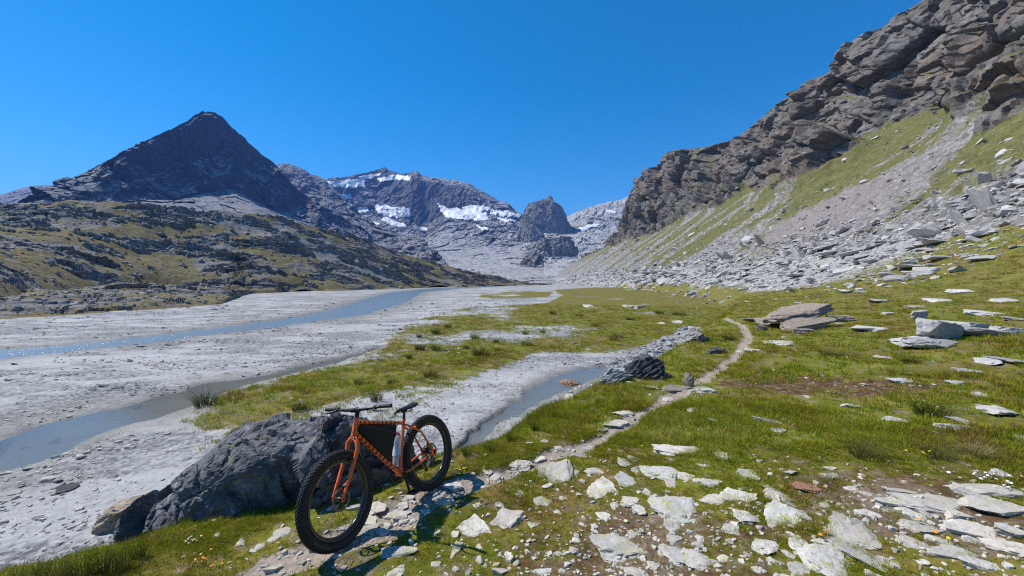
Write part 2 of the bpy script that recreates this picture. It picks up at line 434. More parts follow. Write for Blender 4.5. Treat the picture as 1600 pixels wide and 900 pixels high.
def cover(X, Y, d, wet, isl, pm, s):
    bank = sstep(.05, .55, d)
    grass_i = sstep(-.3, .7, isl) * np.clip(.56 + .6 * fbm2(X * .16, Y * .16, 3) + .42 * sstep(13, 19, Y) * sstep(0, 4, X), .10, 1.0)
    grass_i = grass_i * (1 - .6 * sstep(.2, 1.0, poly_sd(X, Y, SILTBAR)))
    fore = np.exp(-(((X - .9) / 2.6) ** 2 + ((Y - 3.0) / 1.4) ** 2)) + .8 * np.exp(-(((X - 3.6) / 1.6) ** 2 + ((Y - 3.5) / .9) ** 2))
    grass = np.maximum(bank * (1.02 - .42 * fore + .25 * n2(X * .7, Y * .7)), grass_i)
    brook = poly_dist(X, Y, BROOK)[0] + .25 * n2(X, Y)
    grass = grass * sstep(.25, .8, brook) * sstep(.95, 1.5, wet)
    dirt = np.clip(.55 * fore + 1.0 * np.exp(-(((X - 5.4) / 1.5) ** 2 + ((Y - 8.0) / 1.0) ** 2)) + .9 * np.exp(-(((X - 6.6) / .9) ** 2 + ((Y - 7.0) / .45) ** 2)) + .35 * n2(X * .33, Y * .33 + 5), 0, 1) * bank
    edge = np.exp(-((isl - .5) / .55) ** 2)
    ochre = np.clip(edge * (.35 + .9 * fbm2(X * .4 + 3, Y * .4, 2)) * (Y < 40), 0, 1)
    silt = np.clip(.35 * sstep(.0, .8, poly_sd(X, Y, SILTBAR)) + sstep(.35, .7, fbm2(X * .14, Y * .3 + 7, 3)) * .8, 0, 1) * (1 - bank)
    wetm = np.maximum((1 - sstep(.9, 2.7, wet + .35 * fbm2(X * .5, Y * .8, 3))), .75 * sstep(.18, .5, fbm2(X * .07 + 2, Y * .15, 3)) * (1 - sstep(1.0, 5.0, wet))) * (1 - bank)
    scree = sstep(-9, 2, s + 4 * n2(X * .12, Y * .12)) * sstep(25, 45, Y) * (d > 0) * .9
    return dict(bank=bank, grass=grass, path=pm, dirt=dirt, ochre=ochre, silt=silt, wet=wetm, scree=scree)
def build_ground():
    az = np.concatenate([np.linspace(-180, -62, 60)[:-1], np.linspace(-62, 62, 760), np.linspace(62, 180, 60)[1:]]) * np.pi / 180
    r = np.concatenate([[.02, .3], np.geomspace(.9, 75, 470), np.geomspace(76, 5000, 110)])
    A, Rr = np.meshgrid(az, r); X = Rr * np.sin(A); Y = Rr * np.cos(A)
    z, d, wet, isl, pm, s = land(X, Y, True)
    # under the hillside sheet the ground sinks away; far off it flattens
    z = np.where((s > 6) & (d > 0), np.minimum(z, land_cap(X, Y, s, z)), z)
    z = np.where(Rr > 700, np.minimum(z, 3.0), z)
    z = np.where((X < -45) & (Y < 5), np.minimum(z, 1.5), z)
    at = cover(X, Y, d, wet, isl, pm, s)
    fc = grid_faces(len(r), len(az))
    me = mesh_np('ground', np.stack([X, Y, z], -1).reshape(-1, 3), fc[:, ::-1], G_MAT, True,
                 at)
    o = obj('ground', me); tag(o, kind='structure', label='valley ground of turf, footpath and grey river gravel')
def land_cap(x, y, s, z): return z - .6 * sstep(6, 13, s) * 1.5 - np.maximum(s - 13, 0) * .62

build_ground()

# ------------------------------------------------------------------ water
def water_mat(name, milky, tint, wave=.03, rough=.06):
    n = N(name)
    p = n.pos((1, 1, 1))
    wv = n.noise(n.pos((1.0, 2.2, 1), (0, 0, .5)), 3.4, 4, .6, .4); w2 = n.noise(p, 11, 3, .6)
    b = n.bump(n.math('ADD', wv, n.math('MULTIPLY', w2, .4)), .8, wave)
    gl = n.n('BsdfGlossy'); gl.inputs['Roughness'].default_value = rough; n.l(b, gl.inputs['Normal'])
    df = n.n('BsdfDiffuse'); df.inputs[0].default_value = tuple(tint) + (1,)
    tr = n.n('BsdfTransparent'); tr.inputs[0].default_value = (.72, .76, .74, 1)
    m1 = n.n('MixShader'); m1.inputs[0].default_value = milky; n.l(tr.outputs[0], m1.inputs[1]); n.l(df.outputs[0], m1.inputs[2])
    fr = n.n('Fresnel'); fr.inputs[0].default_value = 1.33; n.l(b, fr.inputs['Normal'])
    m2 = n.n('MixShader'); n.l(fr.outputs[0], m2.inputs[0]); n.l(m1.outputs[0], m2.inputs[1]); n.l(gl.outputs[0], m2.inputs[2])
    n.l(m2.outputs[0], n.out.inputs[0]); return n.m
def water_strip(name, P, mat, wide=1.75, n=200, label=''):
    P = np.array(P, float); t = np.linspace(0, len(P) - 1, n); k = np.arange(len(P))
    # smooth the centre line a little
    cx = np.interp(t, k, P[:, 0]); cy = np.interp(t, k, P[:, 1]); hw = np.interp(t, k, P[:, 2]) * wide
    for _ in range(6):
        cx[1:-1] = (cx[:-2] + cx[1:-1] * 2 + cx[2:]) / 4; cy[1:-1] = (cy[:-2] + cy[1:-1] * 2 + cy[2:]) / 4
    tx = np.gradient(cx); ty = np.gradient(cy); l = np.hypot(tx, ty); nx, ny = -ty / l, tx / l
    V = []
    for q in np.linspace(-1, 1, 9): V.append(np.stack([cx + nx * hw * q, cy + ny * hw * q, water_z(cy)], -1))
    V = np.stack(V, 0).reshape(-1, 3)
    me = mesh_np(name, V, grid_faces(9, n), mat, True)
    if me.polygons[5].normal.z < 0: me.flip_normals()
    o = obj(name, me); tag(o, kind='structure', label=label); return o
W_RIVER = water_mat('glacial_river_water', .8, (.25, .35, .44), .06, .17)
W_SHALLOW = water_mat('shallow_clear_water', .35, (.30, .30, .26), .0035, .05)
water_strip('river', RIVER, W_RIVER, 1.5, 260, 'blue glacial river winding across the gravel plain')
water_strip('side_channel', SIDE, W_SHALLOW, 1.6, 120, 'shallow muddy side channel on the gravel plain')
water_strip('stream_pool', POOL, W_SHALLOW, 1.6, 120, 'clear shallow stream pool below the dark boulder')

# ------------------------------------------------------------------ right hillside with its cliff
def hillside_mat():
    n = N('alpine_slope_and_cliff')
    p = n.pos(); rk = n.attr('rock')
    # rock
    q = n.pos((.55, .30, 1.3), (.35, .25, 0))
    st = n.noise(q, .55, 8, .65, .5); med = n.noise(p, .5, 7, .68); fin = n.noise(p, 2.5, 6, .7)
    v = n.math('ADD', n.math('MULTIPLY', st, .5), n.math('ADD', n.math('MULTIPLY', med, .3), n.math('MULTIPLY', fin, .2)))
    rock = n.ramp(v, [(.32, (.040, .038, .037)), (.45, (.115, .108, .10)), (.58, (.22, .205, .188)), (.70, (.38, .36, .335))])
    wm = n.ramp(n.noise(n.pos((.5, .5, 1.0)), .085, 5, .65), [(.45, 0.0), (.60, 1.0)])
    rock = n.mix(n.math('MULTIPLY', wm, .42), rock, n.ramp(fin, [(.3, (.12, .075, .05)), (.7, (.27, .18, .125))]))
    gm2 = n.math('ADD', n.nz(), n.math('MULTIPLY', n.math('SUBTRACT', n.noise(p, .22, 6, .7), .5), .6))
    ledge = n.ramp(gm2, [(.70, 0.0), (.80, 1.0)])
    gcol = n.ramp(n.math('ADD', n.math('MULTIPLY', med, .5), n.math('MULTIPLY', fin, .5)), [(.32, (.065, .066, .024)), (.5, (.13, .128, .044)), (.68, (.23, .205, .088))])
    rock = n.mix(n.math('MULTIPLY', ledge, .8), rock, gcol)
    # scree and grass of the open slope
    vs_ = n.vor(n.pos((1, 1, 1)), 1.6, 'F1', 'Color'); sc = n.n('SeparateColor'); n.l(vs_, sc.inputs[0])
    scree = n.ramp(n.math('ADD', n.math('MULTIPLY', sc.outputs[0], .45), n.math('MULTIPLY', fin, .55)), [(.25, (.11, .105, .10)), (.5, (.22, .21, .20)), (.78, (.40, .39, .375))])
    pink = n.ramp(fin, [(.3, (.16, .135, .125)), (.7, (.33, .29, .27))])
    scree = n.mix(n.attr('pink'), scree, pink)
    stone = n.ramp(n.noise(n.pos((1.4, 1.4, 2.5)), 1.1, 6, .75), [(.57, 0.0), (.64, 1.0)])
    gcol2 = n.mix(n.math('MULTIPLY', stone, .75), gcol, scree)
    br = n.math('ADD', n.math('MULTIPLY', n.noise(n.pos((.25, 1.0, .5), (0, 0, .12)), .35, 7, .72), .6), n.math('MULTIPLY', med, .4))
    slope = n.mix(n.thr(n.attr('grass'), br, 1.7, .12), scree, gcol2)
    col = n.mix(n.thr(rk, med, .5, .1), slope, rock)
    b = n.bump(n.math('ADD', n.math('MULTIPLY', fin, .6), n.math('ADD', st, n.math('MULTIPLY', sc.outputs[0], .25))), .9, .35)
    return n.pr(col, .9, b, Specular_IOR_Level=.06)
def build_hillside():
    ny = 780
    y = np.geomspace(13, 760, ny); y = np.concatenate([[-30, -10, 2, 8], y])
    xf = foot_x(y)
    xb = np.interp(y, [12, 60, 100, 130, 180, 236, 320, 400, 470, 540, 620, 760], [96, 102, 113, 118, 117, 112, 113, 117, 124, 128, 124, 112])
    xt = np.interp(y, [12, 100, 125, 165, 200, 225, 270, 320, 430, 500, 560, 640, 760], [124, 128, 131, 135, 130, 125, 124, 124, 129, 131, 133, 128, 120])
    zt = np.interp(y, [12, 100, 125, 145, 165, 200, 225, 270, 320, 430, 480, 520, 570, 640, 760], [108, 100, 92, 93, 93, 90, 83, 95, 104, 110, 88, 66, 54, 44, 36])
    n1 = fbm2(y * .02, y * 0 + 3.3, 4); zt = zt + 4 * n1; xb = xb + 5 * fbm2(y * .03, y * 0 + 8.1, 3)
    xt = np.maximum(xt, xb + 4)
    t1 = np.linspace(0, 1, 200) ** 1.15
    Xs = (xf + 2)[None] + t1[:, None] * (xb - xf - 2)[None]; Ys = np.repeat(y[None], len(t1), 0)
    Zs = land(Xs, Ys)
    Zs = Zs - .45 * (1 - sstep(2, 8, Xs - foot_x(Ys)))
    zb = Zs[-1]
    t2 = np.linspace(0, 1, 181)[1:]
    # cliff profile: steps of steep face and small ledges
    prof = t2[:, None] + .035 * np.sin(t2[:, None] * 17 + 2.2 * n2(y * .03, y * 0)[None]) * np.sin(np.pi * t2)[:, None]
    Xc = xb[None] + (xt - xb)[None] * (.45 * prof + .55 * prof ** 2.2); Zc = zb[None] + (np.maximum(zt, zb + 4) - zb)[None] * (1.15 * prof - .15 * prof ** 3)
    Yc = np.repeat(y[None], len(t2), 0)
    t3 = np.linspace(0, 1, 26)[1:] ** 1.6
    Xp = Xc[-1][None] + t3[:, None] * 260; Zp = Zc[-1][None] + (t3 * 30)[:, None]; Yp = np.repeat(y[None], len(t3), 0)
    X = np.concatenate([Xs, Xc, Xp]); Y = np.concatenate([Ys, Yc, Yp]); Z = np.concatenate([Zs, Zc, Zp])
    rock = np.concatenate([sstep(.93, 1.0, t1)[:, None] * np.ones_like(Xs), np.ones_like(Xc), np.repeat(1 - .6 * sstep(0, .2, t3)[:, None], len(y), 1)])
    # buttresses standing out of the slope: x, y, rx, ry, height
    for bx, by, rx, ry, h in ((94, 127, 9, 15, 12), (101, 150, 10, 13, 9), (84, 64, 11, 8, 9), (92, 74, 10, 8, 8), (108, 205, 7, 14, 7), (112, 262, 8, 20, 8), (122, 395, 8, 30, 10), (70, 56, 5, 4, 2.5)):
        g = np.exp(-(((X - bx) / rx) ** 2 + ((Y - by) / ry) ** 2) ** 1.6) * (Z < 75)
        g = g * (.75 + .5 * n2(X * .15, Y * .15))
        Z = Z + h * g; X = X - h * .35 * g; rock = np.maximum(rock, sstep(.22, .5, g))
    P = np.stack([X, Y, Z], -1)
    # blocks: strata dip gently
    a = .42; ca, sa = math.cos(a), math.sin(a)
    Q = np.stack([X * .6, (Y * ca + Z * sa) * .62, (-Y * sa + Z * ca) * 1.0], -1)
    Q = Q + 1.2 * np.stack([n3(P * .06), n3(P * .06 + 5), n3(P * .06 + 9)], -1)
    f1, e1, _ = facet3(Q / 19.0, .6); f2, e2, _ = facet3(Q / 6.2 + 7.7, .55); f3, e3, _ = facet3(Q / 2.1 + 3.1, .6)
    bed = -Y * sa + Z * ca + 3 * n3(P * .02); f1 = f1 + .12 * n2(bed * .16, bed * 0); f2 = f2 + .16 * n2(bed * .5, bed * 0 + 2)
    gully = np.minimum(0, fbm2(Y * .045, Z * .018, 3) + .12) * 9
    disp = f1 * 8.5 + f2 * 3.2 + f3 * 1.0 - .5 * np.exp(-e2 * 22) - 1.2 * np.exp(-e1 * 26) + gully * 1.25
    rk = rock * np.concatenate([np.ones(len(t1) + len(t2)), 1 - sstep(0, .15, t3)])[:, None]
    ez = np.concatenate([np.ones(len(t1)), 1 - .75 * sstep(.93, 1.0, t2), .25 * np.ones(len(t3))])[:, None]   # the rim stays an edge
    X = X - disp * rk * .86 * ez; Z = Z + disp * rk * .22 * ez + .5 * f2 * rk
    # scree relief on the open slope
    so = (1 - rock)
    fs, es, _ = facet3(np.stack([P[..., 0] / 2.6, P[..., 1] / 2.6, P[..., 2] / 2.0], -1))
    lw = 1 - sstep(20, 55, X - foot_x(Y))
    Z = Z + so * (.55 * fs * (.35 + .9 * lw) + .9 * fbm2(P[..., 0] * .05, P[..., 1] * .08, 3)) * sstep(3, 12, P[..., 0] - foot_x(Y))
    s = P[..., 0] - foot_x(Y)
    streak = fbm2(P[..., 0] * .016 + .05 * P[..., 1], P[..., 1] * .052, 4)
    grass = np.clip(.46 + .16 * sstep(14, 26, s) + .75 * streak + .16 * (1 - sstep(90, 220, Y)) * sstep(16, 30, s), 0.05, .86)
    grass = grass * (1 - .6 * np.exp(-((s - 5) / 7) ** 2)) * (1 - .40 * sstep(230, 420, Y) * (1 - sstep(30, 60, s)))
    pink = np.exp(-(((P[..., 1] - 82) / 26) ** 2 + ((s - 22) / 11) ** 2)); grass = grass * (1 - .8 * pink)
    fc = grid_faces(X.shape[0], X.shape[1])
    me = mesh_np('hillside', np.stack([X, Y, Z], -1).reshape(-1, 3), fc, hillside_mat(), True, dict(rock=rock, grass=grass, pink=pink), rock[:-1, :-1].ravel() > .4)
    tag(obj('hillside', me), kind='structure', label='steep scree and grass slope rising to a brown rock cliff')
    return
build_hillside()

# ------------------------------------------------------------------ low rocky hill across the river
def build_left_hill():
    az_u = np.array([-520, -300, -150, 0, 80, 150, 230, 300, 350, 372, 390, 450, 560, 640, 700, 780, 835, 848, 870])
    sh_v = np.array([509, 507, 504, 500, 496, 491, 485, 479, 476, 464, 459, 456, 453.5, 450.5, 448.5, 446.6, 445.6, 445.5, 445.5])
    cr_u = np.array([-520, -200, 0, 60, 110, 165, 215, 260, 330, 400, 440, 470, 510, 560, 600, 640, 680, 720, 760, 800, 840, 870])
    cr_v = np.array([328, 325, 322, 325, 319, 323, 318, 328, 331, 336, 341, 352, 360, 374, 388, 402, 412, 420, 430, 437, 445, 446])
    cr_y = np.array([80, 95, 105, 106, 108, 112, 116, 120, 128, 138, 144, 152, 162, 174, 186, 200, 216, 236, 258, 285, 310, 320])
    u = np.linspace(-480, 862, 820); a = (u - 800) / F
    vsh = np.interp(u, az_u, sh_v) + .8 * fbm2(u * .02, u * 0, 3)
    def sm(a_, k_):
        g_ = np.exp(-.5 * (np.arange(-3 * k_, 3 * k_ + 1) / k_) ** 2); g_ /= g_.sum(); return np.convolve(np.pad(a_, 3 * k_, mode='edge'), g_, 'valid')
    vsh = sm(vsh, 5); y0 = (EYE - .02) * F / (vsh - 438.5); y1 = np.maximum(sm(np.interp(u, cr_u, cr_y), 26), y0 * 1.05)
    zc = EYE + (441 - sm(np.interp(u, cr_u, cr_v), 12) + 2.2 * fbm2(u * .02, u * 0 + 4, 4)) / F * y1
    t = np.concatenate([np.linspace(-.03, 1, 300), np.linspace(1.02, 2.2, 30)])
    Y = y0[None] + t[:, None] * (y1 - y0)[None]; X = a[None] * Y
    tt = np.clip(t, 0, 1)[:, None]
    base = .004 * y0[None] - .1
    yb = sm(np.maximum(lerp(y0, 97, sstep(-150, 352, u)), y0), 22)
    t2_ = np.clip((Y - yb[None]) / (y1 - yb)[None], 0, 1)
    pr = .55 * t2_ ** .85 + .45 * t2_ ** 1.6 + np.where(t2_ <= 0, 1, 1 - sstep(0, .5, t2_)) * .10 * tt * np.ones_like(Y) + .02 * sstep(0, .04, tt)
    Z = base + (zc[None] - base) * pr - np.maximum(t[:, None] - 1, 0) * (zc[None] * .55 + 3)
    big = fbm2(X * .03, Y * .03 + 2, 3)
    Z = Z + tt * (1 - sstep(.8, 1, tt)) * 1.1 * big + .35 * fbm2(X * .12, Y * .12, 3) * sstep(0, .1, tt)
    # outcrops
    rot = X * .8 + Y * .6; rot2 = -X * .6 + Y * .8
    m = fbm2(rot * .07 + 7.1, rot2 * .15, 4)
    ledge = sstep(.02, .20, m + .10 * (1 - sstep(.0, .1, np.abs(tt - .97))) )
    # knolls with a dark steep side: pixel column, share of the slope, width, height
    for (ku, kt, ru, rt, h) in ((470, .70, 60, .14, 4.5), (540, .66, 42, .20, 5.0), (620, .55, 50, .30, 3.2), (250, .10, 75, .07, 1.6), (215, .93, 35, .08, 3.0), (110, .95, 70, .07, 2.2), (30, .33, 60, .06, 1.6), (405, .06, 28, .05, 1.3), (330, .42, 90, .07, 1.8), (180, .55, 40, .05, 2.0), (730, .5, 60, .4, 1.6), (20, .85, 60, .08, 2.5), (300, .80, 60, .06, 1.5)):
        g = np.exp(-(((u[None] - ku) / ru) ** 2 + ((t[:, None] - kt) / rt) ** 2) ** 1.5) * (.7 + .6 * n2(X * .1, Y * .1))
        Z = Z + h * .42 * g; ledge = np.maximum(ledge, sstep(.25, .6, g) * sstep(-.25, .1, m))
    ledge = ledge * sstep(.0, .035, tt)
    P = np.stack([X, Y, Z], -1)
    Q = np.stack([rot * .55, rot2 * 1.0, Z * 1.5 + rot * .28], -1) + 1.5 * n3(P * .09)[..., None]
    f1, e1, _ = facet3(Q / 5.5); f2, e2, _ = facet3(Q / 2.2 + 4.4); f3, e3, _ = facet3(Q / 1.0 + 1.3)
    disp = f1 * .95 + f2 * .70 + f3 * .36 - .3 * np.exp(-e1 * 10) - .25 * np.exp(-e2 * 10)
    sc = np.clip(Y / 90, .35, 1.0)
    Z = Z + ledge * (disp + .35) * .75 * sc
    X = X + ledge * disp * .35 * sc; Y = Y - ledge * disp * .35 * sc
    # loose stones between
    fs, es, _ = facet3(P / np.array([1.6, 1.6, 1.6]))
    stn = sstep(.1, .3, fbm2(X * .06 + 3, Y * .05 + 1, 3)) * (1 - ledge)
    Z = Z + .30 * np.maximum(fs, 0) * (stn + .25) * (1 - ledge) * sstep(.02, .1, tt)
    rock = np.clip(ledge * (.55 + .6 * sstep(-.35, .25, disp)), 0, 1)
    gullystone = np.exp(-((u[None] - (350 + 330 * (1 - t[:, None]))) / 40) ** 2) * sstep(.1, .3, tt)
    scree = np.clip(stn * .55 + .9 * gullystone, 0, 1)
    fc = grid_faces(X.shape[0], X.shape[1])
    n = N('mossy_outcrops'); p = n.pos()
    q = n.pos((.5, .8, 2.2), (.2, .3, .6))
    st = n.noise(q, .8, 8, .68, .5); med = n.noise(p, .55, 7, .7); fin = n.noise(p, 2.8, 6, .7)
    rockc = n.ramp(n.math('ADD', n.math('MULTIPLY', st, .6), n.math('MULTIPLY', fin, .4)), [(.34, (.055, .053, .050)), (.47, (.17, .163, .155)), (.64, (.38, .37, .355))])
    gr = n.ramp(n.math('ADD', n.math('MULTIPLY', med, .55), n.math('MULTIPLY', fin, .45)), [(.32, (.075, .064, .032)), (.46, (.155, .128, .060)), (.58, (.225, .182, .085)), (.72, (.34, .285, .16))])
    lush = n.ramp(n.noise(p, .09, 4, .6), [(.54, 0.0), (.64, 1.0)])
    gr = n.mix(n.math('MULTIPLY', lush, .35), gr, (.145, .145, .028))
    sr = n.ramp(fin, [(.3, (.12, .115, .11)), (.55, (.25, .24, .23)), (.75, (.42, .41, .40))])
    bare = n.ramp(n.noise(n.pos((1, 1, 1.5)), .8, 7, .75), [(.52, 0.0), (.59, 1.0)])
    gr = n.mix(n.math('MULTIPLY', bare, .7), gr, sr)
    col = n.mix(n.thr(n.attr('scree'), med, 1.0, .15), gr, sr)
    stp = n.ramp(n.nz(), [(.45, 1.0), (.72, 0.0)])
    rm = n.math('MAXIMUM', n.thr(n.attr('rock'), med, .9, .12), n.math('MULTIPLY', stp, .8))
    col = n.mix(rm, col, rockc)
    b = n.bump(n.math('ADD', n.math('MULTIPLY', fin, .6), st), .9, .25)
    m_ = n.pr(col, .9, b, Specular_IOR_Level=.06)
    me = mesh_np('low_hill', np.stack([X, Y, Z], -1).reshape(-1, 3), fc, m_, True, dict(rock=rock, scree=scree), rock[:-1, :-1].ravel() > .3)
    tag(obj('low_hill', me), kind='structure', label='low hill of dark outcrops and olive turf across the river')
build_left_hill()

# ------------------------------------------------------------------ mountains
def range_sheet(name, U, Vr, Yr, prof, mat, cols=420, rows=220, amp=1.0, cell=60.0, back=.5, rough=1.0, blk=1.0, gul=1.0, soft=None):
    """a mountain face: ridge line U,Vr at distance Yr; prof(u) -> list of (photo v, distance y) from the foot up to the ridge"""
    u = np.linspace(U[0], U[-1], cols); vr = np.interp(u, U, Vr); yr = np.interp(u, U, Yr)
    prs = [prof(q) for q in u]; K = len(prs[0])
    ts = np.linspace(0, 1, rows)
    X = np.zeros((rows, cols)); Y = X.copy(); Z = X.copy()
    for j in range(cols):
        pv = np.array([p[0] for p in prs[j]] + [vr[j]]); py = np.array([p[1] for p in prs[j]] + [yr[j]])
        pu = np.array([(p[2] if len(p) > 2 else u[j]) for p in prs[j]] + [u[j]])
        px_ = (pu - 800) / F * py; pz = EYE + (441 - pv) / F * py
        k = np.linspace(0, 1, K + 1)
        seg = np.concatenate([[0], np.cumsum(np.hypot(np.diff(pv), .12 * np.diff(py) / py[1:] * F) + 1e-3)]); seg /= seg[-1]
        X[:, j] = np.interp(ts, seg, px_); Y[:, j] = np.interp(ts, seg, py); Z[:, j] = np.interp(ts, seg, pz)
    # the far side drops behind the ridge
    nb = 14; tb = np.linspace(0, 1, nb + 1)[1:]
    hgt = np.maximum(Z[-1], 10)
    Xb = X[-1][None] + np.zeros(nb)[:, None]; Yb = Y[-1][None] + (tb[:, None] * hgt[None] * 1.3); Zb = Z[-1][None] - tb[:, None] * hgt[None] * back * 1.6
    X = np.concatenate([X, Xb]); Y = np.concatenate([Y, Yb]); Z = np.concatenate([Z, Zb])
    tt = np.concatenate([ts, np.ones(nb)])[:, None] * np.ones_like(X)
    P = np.stack([X, Y, Z], -1)
    Q = np.stack([X * 1.0, Y * .8, Z * .50 + X * .2], -1) / cell + .6 * n3(P / cell * .7)[..., None]
    f1, e1, _ = facet3(Q); f2, e2, _ = facet3(Q * 2.9 + 3.3); f3, _, _ = facet3(Q * 8 + 1.1)
    g = ridged2(X / cell * .55 + .25 * Y / cell, (Z * .25) / cell + 3, 4) - .3
    ridge_fade = 1 - .75 * sstep(.90, 1.0, tt)
    steep = np.interp(tt, *(soft or ([0, .15, .35, 1], [.12, .25, rough, 1.0])))
    d = (blk * (f1 * .42 + f2 * .20 + f3 * .085) + gul * .38 * g) * cell * amp * steep
    Y = Y - d * .75 * ridge_fade; Z = Z + d * .40 * ridge_fade + cell * amp * .05 * f2 * (tt > .85); X = X + d * .2 * ridge_fade
    fc = grid_faces(X.shape[0], cols)
    V = np.stack([X, Y, Z], -1)
    me = mesh_np(name, V.reshape(-1, 3), fc, mat, True, dict(up=tt), np.ones(len(fc), bool))
    o = obj(name, me); return o, V, tt, u
def mtn_mat(name, dark, mid, pale, warm, sc, scree, warm_amt=.3, steep=(.50, .66)):
    n = N(name); p = n.pos((sc,) * 3); q = n.pos((sc, sc, sc * 1.5), (.4, .35, 0))
    st = n.noise(q, 1.0, 8, .66, .9); fin = n.noise(p, 5, 7, .7); med = n.noise(p, 1.2, 6, .65)
    r = n.ramp(n.math('ADD', n.math('MULTIPLY', st, .55), n.math('MULTIPLY', fin, .45)), [(.3, dark), (.5, mid), (.7, pale)])
    r = n.mix(n.math('MULTIPLY', n.ramp(med, [(.45, 0.0), (.62, 1.0)]), warm_amt), r, warm)
    s = n.ramp(n.math('ADD', n.math('MULTIPLY', fin, .6), n.math('MULTIPLY', n.noise(p, 16, 5, .75), .4)), [(.38, tuple(c * .40 for c in scree)), (.50, scree), (.62, tuple(c * 1.45 for c in scree))])
    g = n.math('ADD', n.nz(), n.math('MULTIPLY', n.math('SUBTRACT', med, .5), .35))
    col = n.mix(n.ramp(g, [(steep[0], 0.0), (steep[1], 1.0)]), r, s)
    b = n.bump(n.math('ADD', st, n.math('MULTIPLY', fin, .7)), 1.0, 1.1 / max(sc * 40, .2))
    return n.pr(col, .92, b, Specular_IOR_Level=.15)
M_PYR = mtn_mat('dark_peak_rock', (.014, .014, .016), (.036, .035, .036), (.085, .08, .076), (.07, .052, .042), .02, (.24, .233, .222), .35, (.60, .76))
def pyr_prof(u):
    k = np.interp(u, [20, 75, 150, 230, 325, 390, 430, 480, 560, 600], [0, 0, .22, .45, .75, .85, .9, .95, 1, 1])
    fu = np.interp(u, [20, 75, 150, 230, 325, 430, 480, 560, 600], [10, 90, 200, 300, 420, 500, 540, 590, 620])
    yr_ = np.interp(u, PYU, PYY); vr_ = np.interp(u, PYU, PYV)
    fy = np.interp(u, [20, 75, 325, 480, 600], [560, 600, 900, 1080, 1150])
    fv = np.interp(u, [20, 75, 230, 325, 430, 600], [338, 338, 345, 352, 372, 398])
    m_v = lerp(vr_, fv, .70); m_y = lerp(yr_, fy, .35); m_u = lerp(u, fu, .35)
    q_v = lerp(vr_, fv, .36); q_y = lerp(yr_, fy, .15); q_u = lerp(u, fu, .15)
    return [(fv + 12, fy * .9, fu), (fv, fy, fu), (m_v, m_y, m_u), (q_v, q_y, q_u)]
PYU = [20, 75, 110, 150, 190, 230, 262, 285, 305, 318, 327, 340, 350, 365, 390, 412, 430, 445, 458, 480, 505, 535, 570, 600]
PYV = [322, 304, 282, 264, 243, 222, 206, 194, 183, 176, 175, 178, 184, 200, 222, 242, 256, 272, 290, 304, 322, 338, 360, 380]
PYY = [680, 740, 800, 860, 930, 1000, 1070, 1120, 1180, 1230, 1250, 1262, 1270, 1300, 1350, 1390, 1410, 1420, 1425, 1430, 1430, 1430, 1430, 1430]
o, _, _, _ = range_sheet('pyramid_mountain', PYU, PYV, PYY, pyr_prof, M_PYR, 460, 260, .60, 85, blk=.65, gul=1.9, soft=([0, .12, .3, .45, 1], [.10, .25, .45, .9, 1.0]))
tag(o, kind='structure', label='dark pyramid shaped mountain with pale scree at its foot')

M_MAS = mtn_mat('grey_massif_rock', (.034, .034, .038), (.085, .084, .088), (.17, .168, .168), (.14, .12, .105), .009, (.31, .305, .298), .3, (.70, .86))
MSU = [500, 515, 540, 575, 590, 602, 612, 630, 642, 652, 660, 690, 720, 735, 748, 765, 780, 795, 805, 825, 850, 900, 960]
MSV = [292, 279, 277, 270, 266, 263, 269, 273, 270, 268, 275, 279, 283, 288, 296, 305, 314, 318, 329, 338, 341, 350, 360]
MSY = [2300, 2350, 2450, 2550, 2600, 2600, 2600, 2560, 2540, 2530, 2520, 2500, 2480, 2460, 2440, 2420, 2400, 2380, 2360, 2300, 2250, 2200, 2200]
def mas_prof(u):
    vr_ = np.interp(u, MSU, MSV); yr_ = np.interp(u, MSU, MSY)
    top = np.interp(u, [500, 560, 590, 660, 760, 820, 960], [12, 20, 26, 8, 8, 6, 4])      # gentle crest zone above the wall
    wall = np.interp(u, [500, 560, 620, 665, 700, 760, 800, 830, 960], [330, 335, 340, 352, 330, 326, 328, 346, 366])
    bench = wall + np.interp(u, [500, 600, 700, 800, 960], [26, 22, 18, 18, 10])
    return [(446, 420), (437, 620), (424, 950 ), (407 - 6 * math.exp(-((u - 860) / 60) ** 2), 1300), (388 - 13 * math.exp(-((u - 855) / 55) ** 2), 1600), (max(bench + 6, 350), 1900), (bench, 2080), (wall, 2240), (vr_ + top, yr_ - 90)]
mas, MV, MT, mu = range_sheet('snowy_massif', MSU, MSV, MSY, mas_prof, M_MAS, 520, 300, .42, 95, gul=1.2, soft=([0, .25, .42, .52, .62, 1], [.14, .20, .26, .42, .9, 1.0]))
tag(mas, kind='structure', label='grey massif with snow patches closing the valley')

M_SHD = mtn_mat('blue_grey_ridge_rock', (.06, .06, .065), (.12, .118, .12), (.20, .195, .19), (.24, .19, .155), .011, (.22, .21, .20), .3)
RU = [410, 437, 455, 470, 485, 505, 520, 545, 575, 600]; RV = [268, 256, 257, 262, 272, 278, 292, 318, 345, 372]
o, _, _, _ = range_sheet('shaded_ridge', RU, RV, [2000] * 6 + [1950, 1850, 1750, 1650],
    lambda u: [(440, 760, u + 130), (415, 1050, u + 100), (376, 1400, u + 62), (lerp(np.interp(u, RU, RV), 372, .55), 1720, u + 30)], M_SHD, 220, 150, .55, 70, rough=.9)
tag(o, kind='structure', label='shaded blue grey ridge between pyramid mountain and massif')
FU = [-200, -120, -40, 10, 40, 70, 100, 150, 220]; FV = [322, 318, 313, 303, 293, 289, 292, 300, 318]
o, _, _, _ = range_sheet('far_ridge', FU, FV, [2600] * 9, lambda u: [(360, 1700), (335, 2100)], M_SHD, 160, 90, .35, 70)
